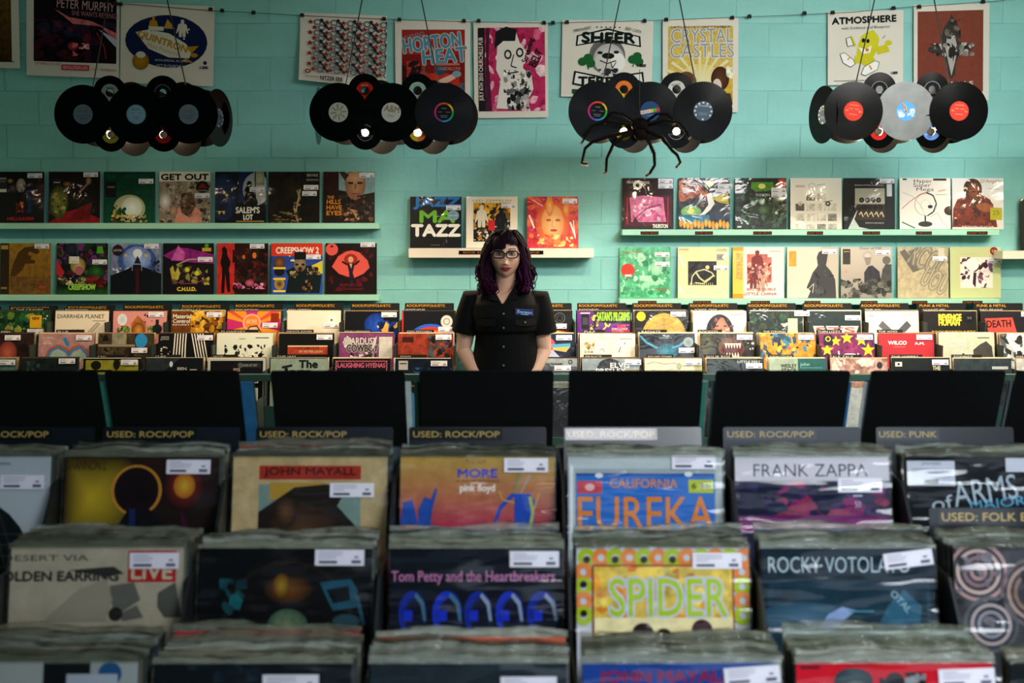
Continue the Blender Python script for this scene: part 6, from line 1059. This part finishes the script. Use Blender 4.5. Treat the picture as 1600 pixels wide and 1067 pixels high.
def onshirt(px, py, off=.004):
    q = at(px, py, PY); return Vector((q.x - X0, surf_y(q.x - X0, q.z) - off, q.z))
btm = mat('smoke_button', '6a6e70', .2)
for py in (487, 508.5, 537.5, 566):
    c_ = onshirt(787, py, .007); MB().tube([c_, c_ + Vector((0, -.003, 0))], .0055, 12).build('button', btm, root)
pk = MB(); 
for (x0_, y0_, x1_, y1_) in ((805, 496, 838, 505), (745, 496, 776, 505)):
    pk = MB()
    q = [onshirt(x0_, y0_), onshirt((x0_ + x1_) / 2, y0_), onshirt(x1_, y0_), onshirt(x1_ - 1, y1_), onshirt((x0_ + x1_) / 2, y1_ + 2), onshirt(x0_ + 1, y1_)]
    pk.add(q + [v_ + Vector((0, .005, 0)) for v_ in q], [(0, 5, 4, 1), (1, 4, 3, 2), (6, 7, 10, 11), (7, 8, 9, 10), (0, 1, 7, 6), (1, 2, 8, 7), (5, 11, 10, 4), (4, 10, 9, 3), (0, 6, 11, 5), (2, 3, 9, 8)])
    pk.build('pocket_flap', M.setdefault('pocket', mat('pocket_cloth', '0d0f11', .75, spec=.2)), root)

c_ = onshirt(820, 500.5, .009); MB().tube([c_, c_ + Vector((0, -.004, 0))], .005, 12).build('button', mat('brass_button', 'b0a070', .3, metal=.6), root)
q0 = onshirt(805, 484, .008); q1 = onshirt(833, 487, .008)
pa = MB().add([(q0.x, q0.y, q0.z + .015), (q1.x, q1.y, q1.z + .015), (q1.x, q1.y, q1.z - .014), (q0.x, q0.y, q0.z - .014), (q0.x, q0.y + .008, q0.z + .015), (q1.x, q1.y + .012, q1.z + .015), (q1.x, q1.y + .012, q1.z - .014), (q0.x, q0.y + .008, q0.z - .014)],
              [(3, 2, 1, 0), (0, 1, 5, 4), (2, 3, 7, 6), (0, 4, 7, 3), (1, 2, 6, 5)]).build('shirt_patch', mat('purple_patch', '3c2a7c', .6), root)
pa['label'] = 'purple and teal stitched name patch'
Wp = (q1 - q0).length; ang = math.atan2(q1.y - q0.y, q1.x - q0.x)
la = art('lettering', [r(4,8,96,92,'2c2a74'), t('Sweat',50,42,86,60,'8ad0dc',.03), r(30,80,70,90,'b8e0e8')], Wp, .027, M['matteprint'], pa, lift=.001)
la.location = ((q0.x + q1.x) / 2, (q0.y + q1.y) / 2, (q0.z + q1.z) / 2 - .0135); la.rotation_euler = (0, R(6), ang)
MB().tube([(VC - .048, -.055, SHZ + .018), (VC - .03, -.075, SHZ - .006), (VC, -.092, SHZ - .018), (VC + .03, -.075, SHZ - .006), (VC + .048, -.055, SHZ + .018)], .0013, 6).build('necklace', mat('gold_chain', 'c9a44a', .3, metal=1), root)
# trousers and shoes
tm = MB().add(*loft([ellring((0, .02, HIPZ + .02), .172, .122), ellring((0, .02, HIPZ - .06), .176, .126), ellring((0, .02, HIPZ - .12), .165, .115)]))
for s_ in (-1, 1): tm.tube([(s_ * .08, .02, HIPZ - .05), (s_ * .087, .015, .70), (s_ * .09, .02, .48), (s_ * .092, .03, .28), (s_ * .093, .035, .10)], [.096, .088, .064, .060, .054], 20)
remesh('trousers', tm, .008, .5, jean_m, root, 3)
for s_ in (-1, 1): MB().ball((s_ * .094, -.03, .046), (.048, .128, .046), 20, 12).build('shoe', mat('black_shoe', '101010', .5), root)
# hair: a cap, two full sides and curling locks
hair_m = bpy.data.materials.new('dyed_hair'); hair_m.use_nodes = True; _n = hair_m.node_tree.nodes; _b = _n['Principled BSDF']; _a = _n.new('ShaderNodeAttribute'); _a.attribute_name = 'Col'
hair_m.node_tree.links.new(_a.outputs['Color'], _b.inputs['Base Color']); _b.inputs['Roughness'].default_value = .5; _b.inputs['Specular IOR Level'].default_value = .05
hm = MB(); rr = random.Random(12)
DK = hexc('120910'); PU = hexc('2e1030'); MG = hexc('56184a'); BR = hexc('2a1014')
def mixc(a_, b_, u): return tuple(a_[k] * (1 - u) + b_[k] * u for k in range(4))
hb = MB().ball((HC.x, HC.y + .022, HC.z + .018), (.086, .100, .106), 32, 20)
for s_ in (-1, 1):
    hb.ball((HC.x + s_ * .092, HC.y + .03, HC.z - .02), (.034, .055, .075)).ball((HC.x + s_ * .098, HC.y + .03, HC.z - .095), (.036, .05, .075)).ball((HC.x + s_ * .088, HC.y + .0, HC.z - .15), (.036, .045, .045))
hb.ball((HC.x, HC.y + .08, HC.z - .08), (.10, .05, .12))
base = remesh('hair_base', hb, .006, .6, hair_m, None, 6); bmv = base.data
for v_ in bmv.vertices:        # keep the face clear
    d = v_.co - HC
    if d.y < -.02 and d.z < .050 and abs(d.x) < .066: v_.co.y = HC.y - .02
hm.add([v_.co[:] for v_ in bmv.vertices], [tuple(q.vertices) for q in bmv.polygons], 0, DK, True); bpy.data.objects.remove(base)
def lock(pts, r0, r1, c0, c1, n=6, curl=0, ph=0, freq=9, flat=1):
    P = []; Rr = []; K_ = []
    m = 16
    for i in range(m + 1):
        u = i / m; x = u * (len(pts) - 1); j = min(int(x), len(pts) - 2); w_ = x - j
        p0, p1, p2, p3 = pts[max(j - 1, 0)], pts[j], pts[j + 1], pts[min(j + 2, len(pts) - 1)]
        q = .5 * ((2 * p1) + (p2 - p0) * w_ + (2 * p0 - 5 * p1 + 4 * p2 - p3) * w_ ** 2 + (3 * p1 - p0 - 3 * p2 + p3) * w_ ** 3)
        a_ = curl * u ** 1.3; P.append(q + Vector((math.cos(freq * u + ph) * a_, math.sin(freq * u + ph) * a_, 0))); Rr.append(r0 + (r1 - r0) * u)
    o = len(hm.v); hm.tube(P, Rr, n, 0)
    for i in range(m + 1):
        for k in range(n): hm.c[o + i * n + k] = mixc(c0, c1, (i / m) ** .8)
for s_ in (-1, 1):
    for i in range(210):
        a0 = rr.uniform(-.9, 1.7)          # around the head: front to back
        top = HC + Vector((s_ * rr.uniform(.0, .05), rr.uniform(-.045, .09), .112 + rr.uniform(-.004, .008)))
        sd = Vector((s_ * math.cos(a0 * .8) , math.sin(a0 * .8) , 0))
        m1 = HC + Vector((sd.x * .088, .012 + sd.y * .09, .055 + rr.uniform(-.01, .02)))
        m2 = HC + Vector((sd.x * rr.uniform(.088, .115), .02 + sd.y * .09, -.02 + rr.uniform(-.02, .02)))
        wd = rr.uniform(.085, .140); m3 = HC + Vector((sd.x * wd, .015 + sd.y * .08 - .01, -.085 + rr.uniform(-.02, .02)))
        en = HC + Vector((sd.x * rr.uniform(.06, .135), .0 + sd.y * .07 - rr.uniform(0, .04), -.150 + rr.uniform(-.045, .03)))
        if abs(m1.x - HC.x) < .07 and m1.y < HC.y - .02: continue
        if abs(m2.x - HC.x) < .078 and m2.y < HC.y - .01: continue
        f_ = max(0, math.cos(a0 * .8)); pu = rr.random()
        tip = PU if pu < .5 else (MG if pu < .62 else BR)
        lock([top, m1, m2, m3, en], rr.uniform(.004, .0065), .0018, DK, tip, 6, rr.uniform(.008, .024), rr.uniform(0, 6), rr.uniform(9, 20))
# bangs swept across the forehead, parted on the viewer's right
for i in range(95):
    u = i / 94; x1 = -.070 + .128 * u
    part_ = HC + Vector((.012 + rr.uniform(-.012, .012), -.045 + rr.uniform(-.01, .01), .117))
    zend = (.040 if x1 < 0 else .056) - .004 * math.cos((x1 + .01) * 30) + rr.uniform(-.007, .006) + (.012 * max(0, 1 - abs(x1 - .012) / .02)) - .028 * max(0, (abs(x1) - .045) / .025)
    yy = lambda x, z: HC.y - .0135 - .088 * math.sqrt(max(0.02, 1 - (x / .080) ** 2 - (max(z, 0) / .122) ** 2))
    mid = Vector((HC.x + x1 * .75 + .004, 0, HC.z + .088)); mid.y = yy(mid.x - HC.x, .088) + .001
    m2 = Vector((HC.x + x1 * .97, 0, HC.z + (zend + .088) / 2)); m2.y = yy(m2.x - HC.x, (zend + .088) / 2)
    en = Vector((HC.x + x1, 0, HC.z + zend)); en.y = yy(x1, zend) + .001
    lock([part_, mid, m2, en], .0048, .0016, DK, mixc(DK, PU, .35 * rr.random()), 6, .002, rr.uniform(0, 6), 5)
for s_, pp in ((-1, [(-.070, -.035, .05), (-.086, -.035, .0), (-.104, -.04, -.06), (-.100, -.055, -.12), (-.066, -.085, -.172), (-.046, -.09, -.160), (-.058, -.09, -.14)]), (1, [(.070, -.035, .05), (.086, -.035, -.01), (.100, -.04, -.07), (.108, -.055, -.13), (.085, -.075, -.17)])):
    for i in range(26):
        j = Vector((rr.uniform(-.010, .014) * s_, rr.uniform(-.012, .012), rr.uniform(-.01, .01)))
        lock([HC + Vector(q) + j for q in pp], .0055, .002, DK, MG if i % 4 == 0 else (PU if i % 2 else BR), 6, .008, rr.uniform(0, 6), 10)
hm.build('hair', hair_m, root, True)
tag(root, 'woman with curly purple black hair, glasses and black work shirt standing behind the racks', 'person')
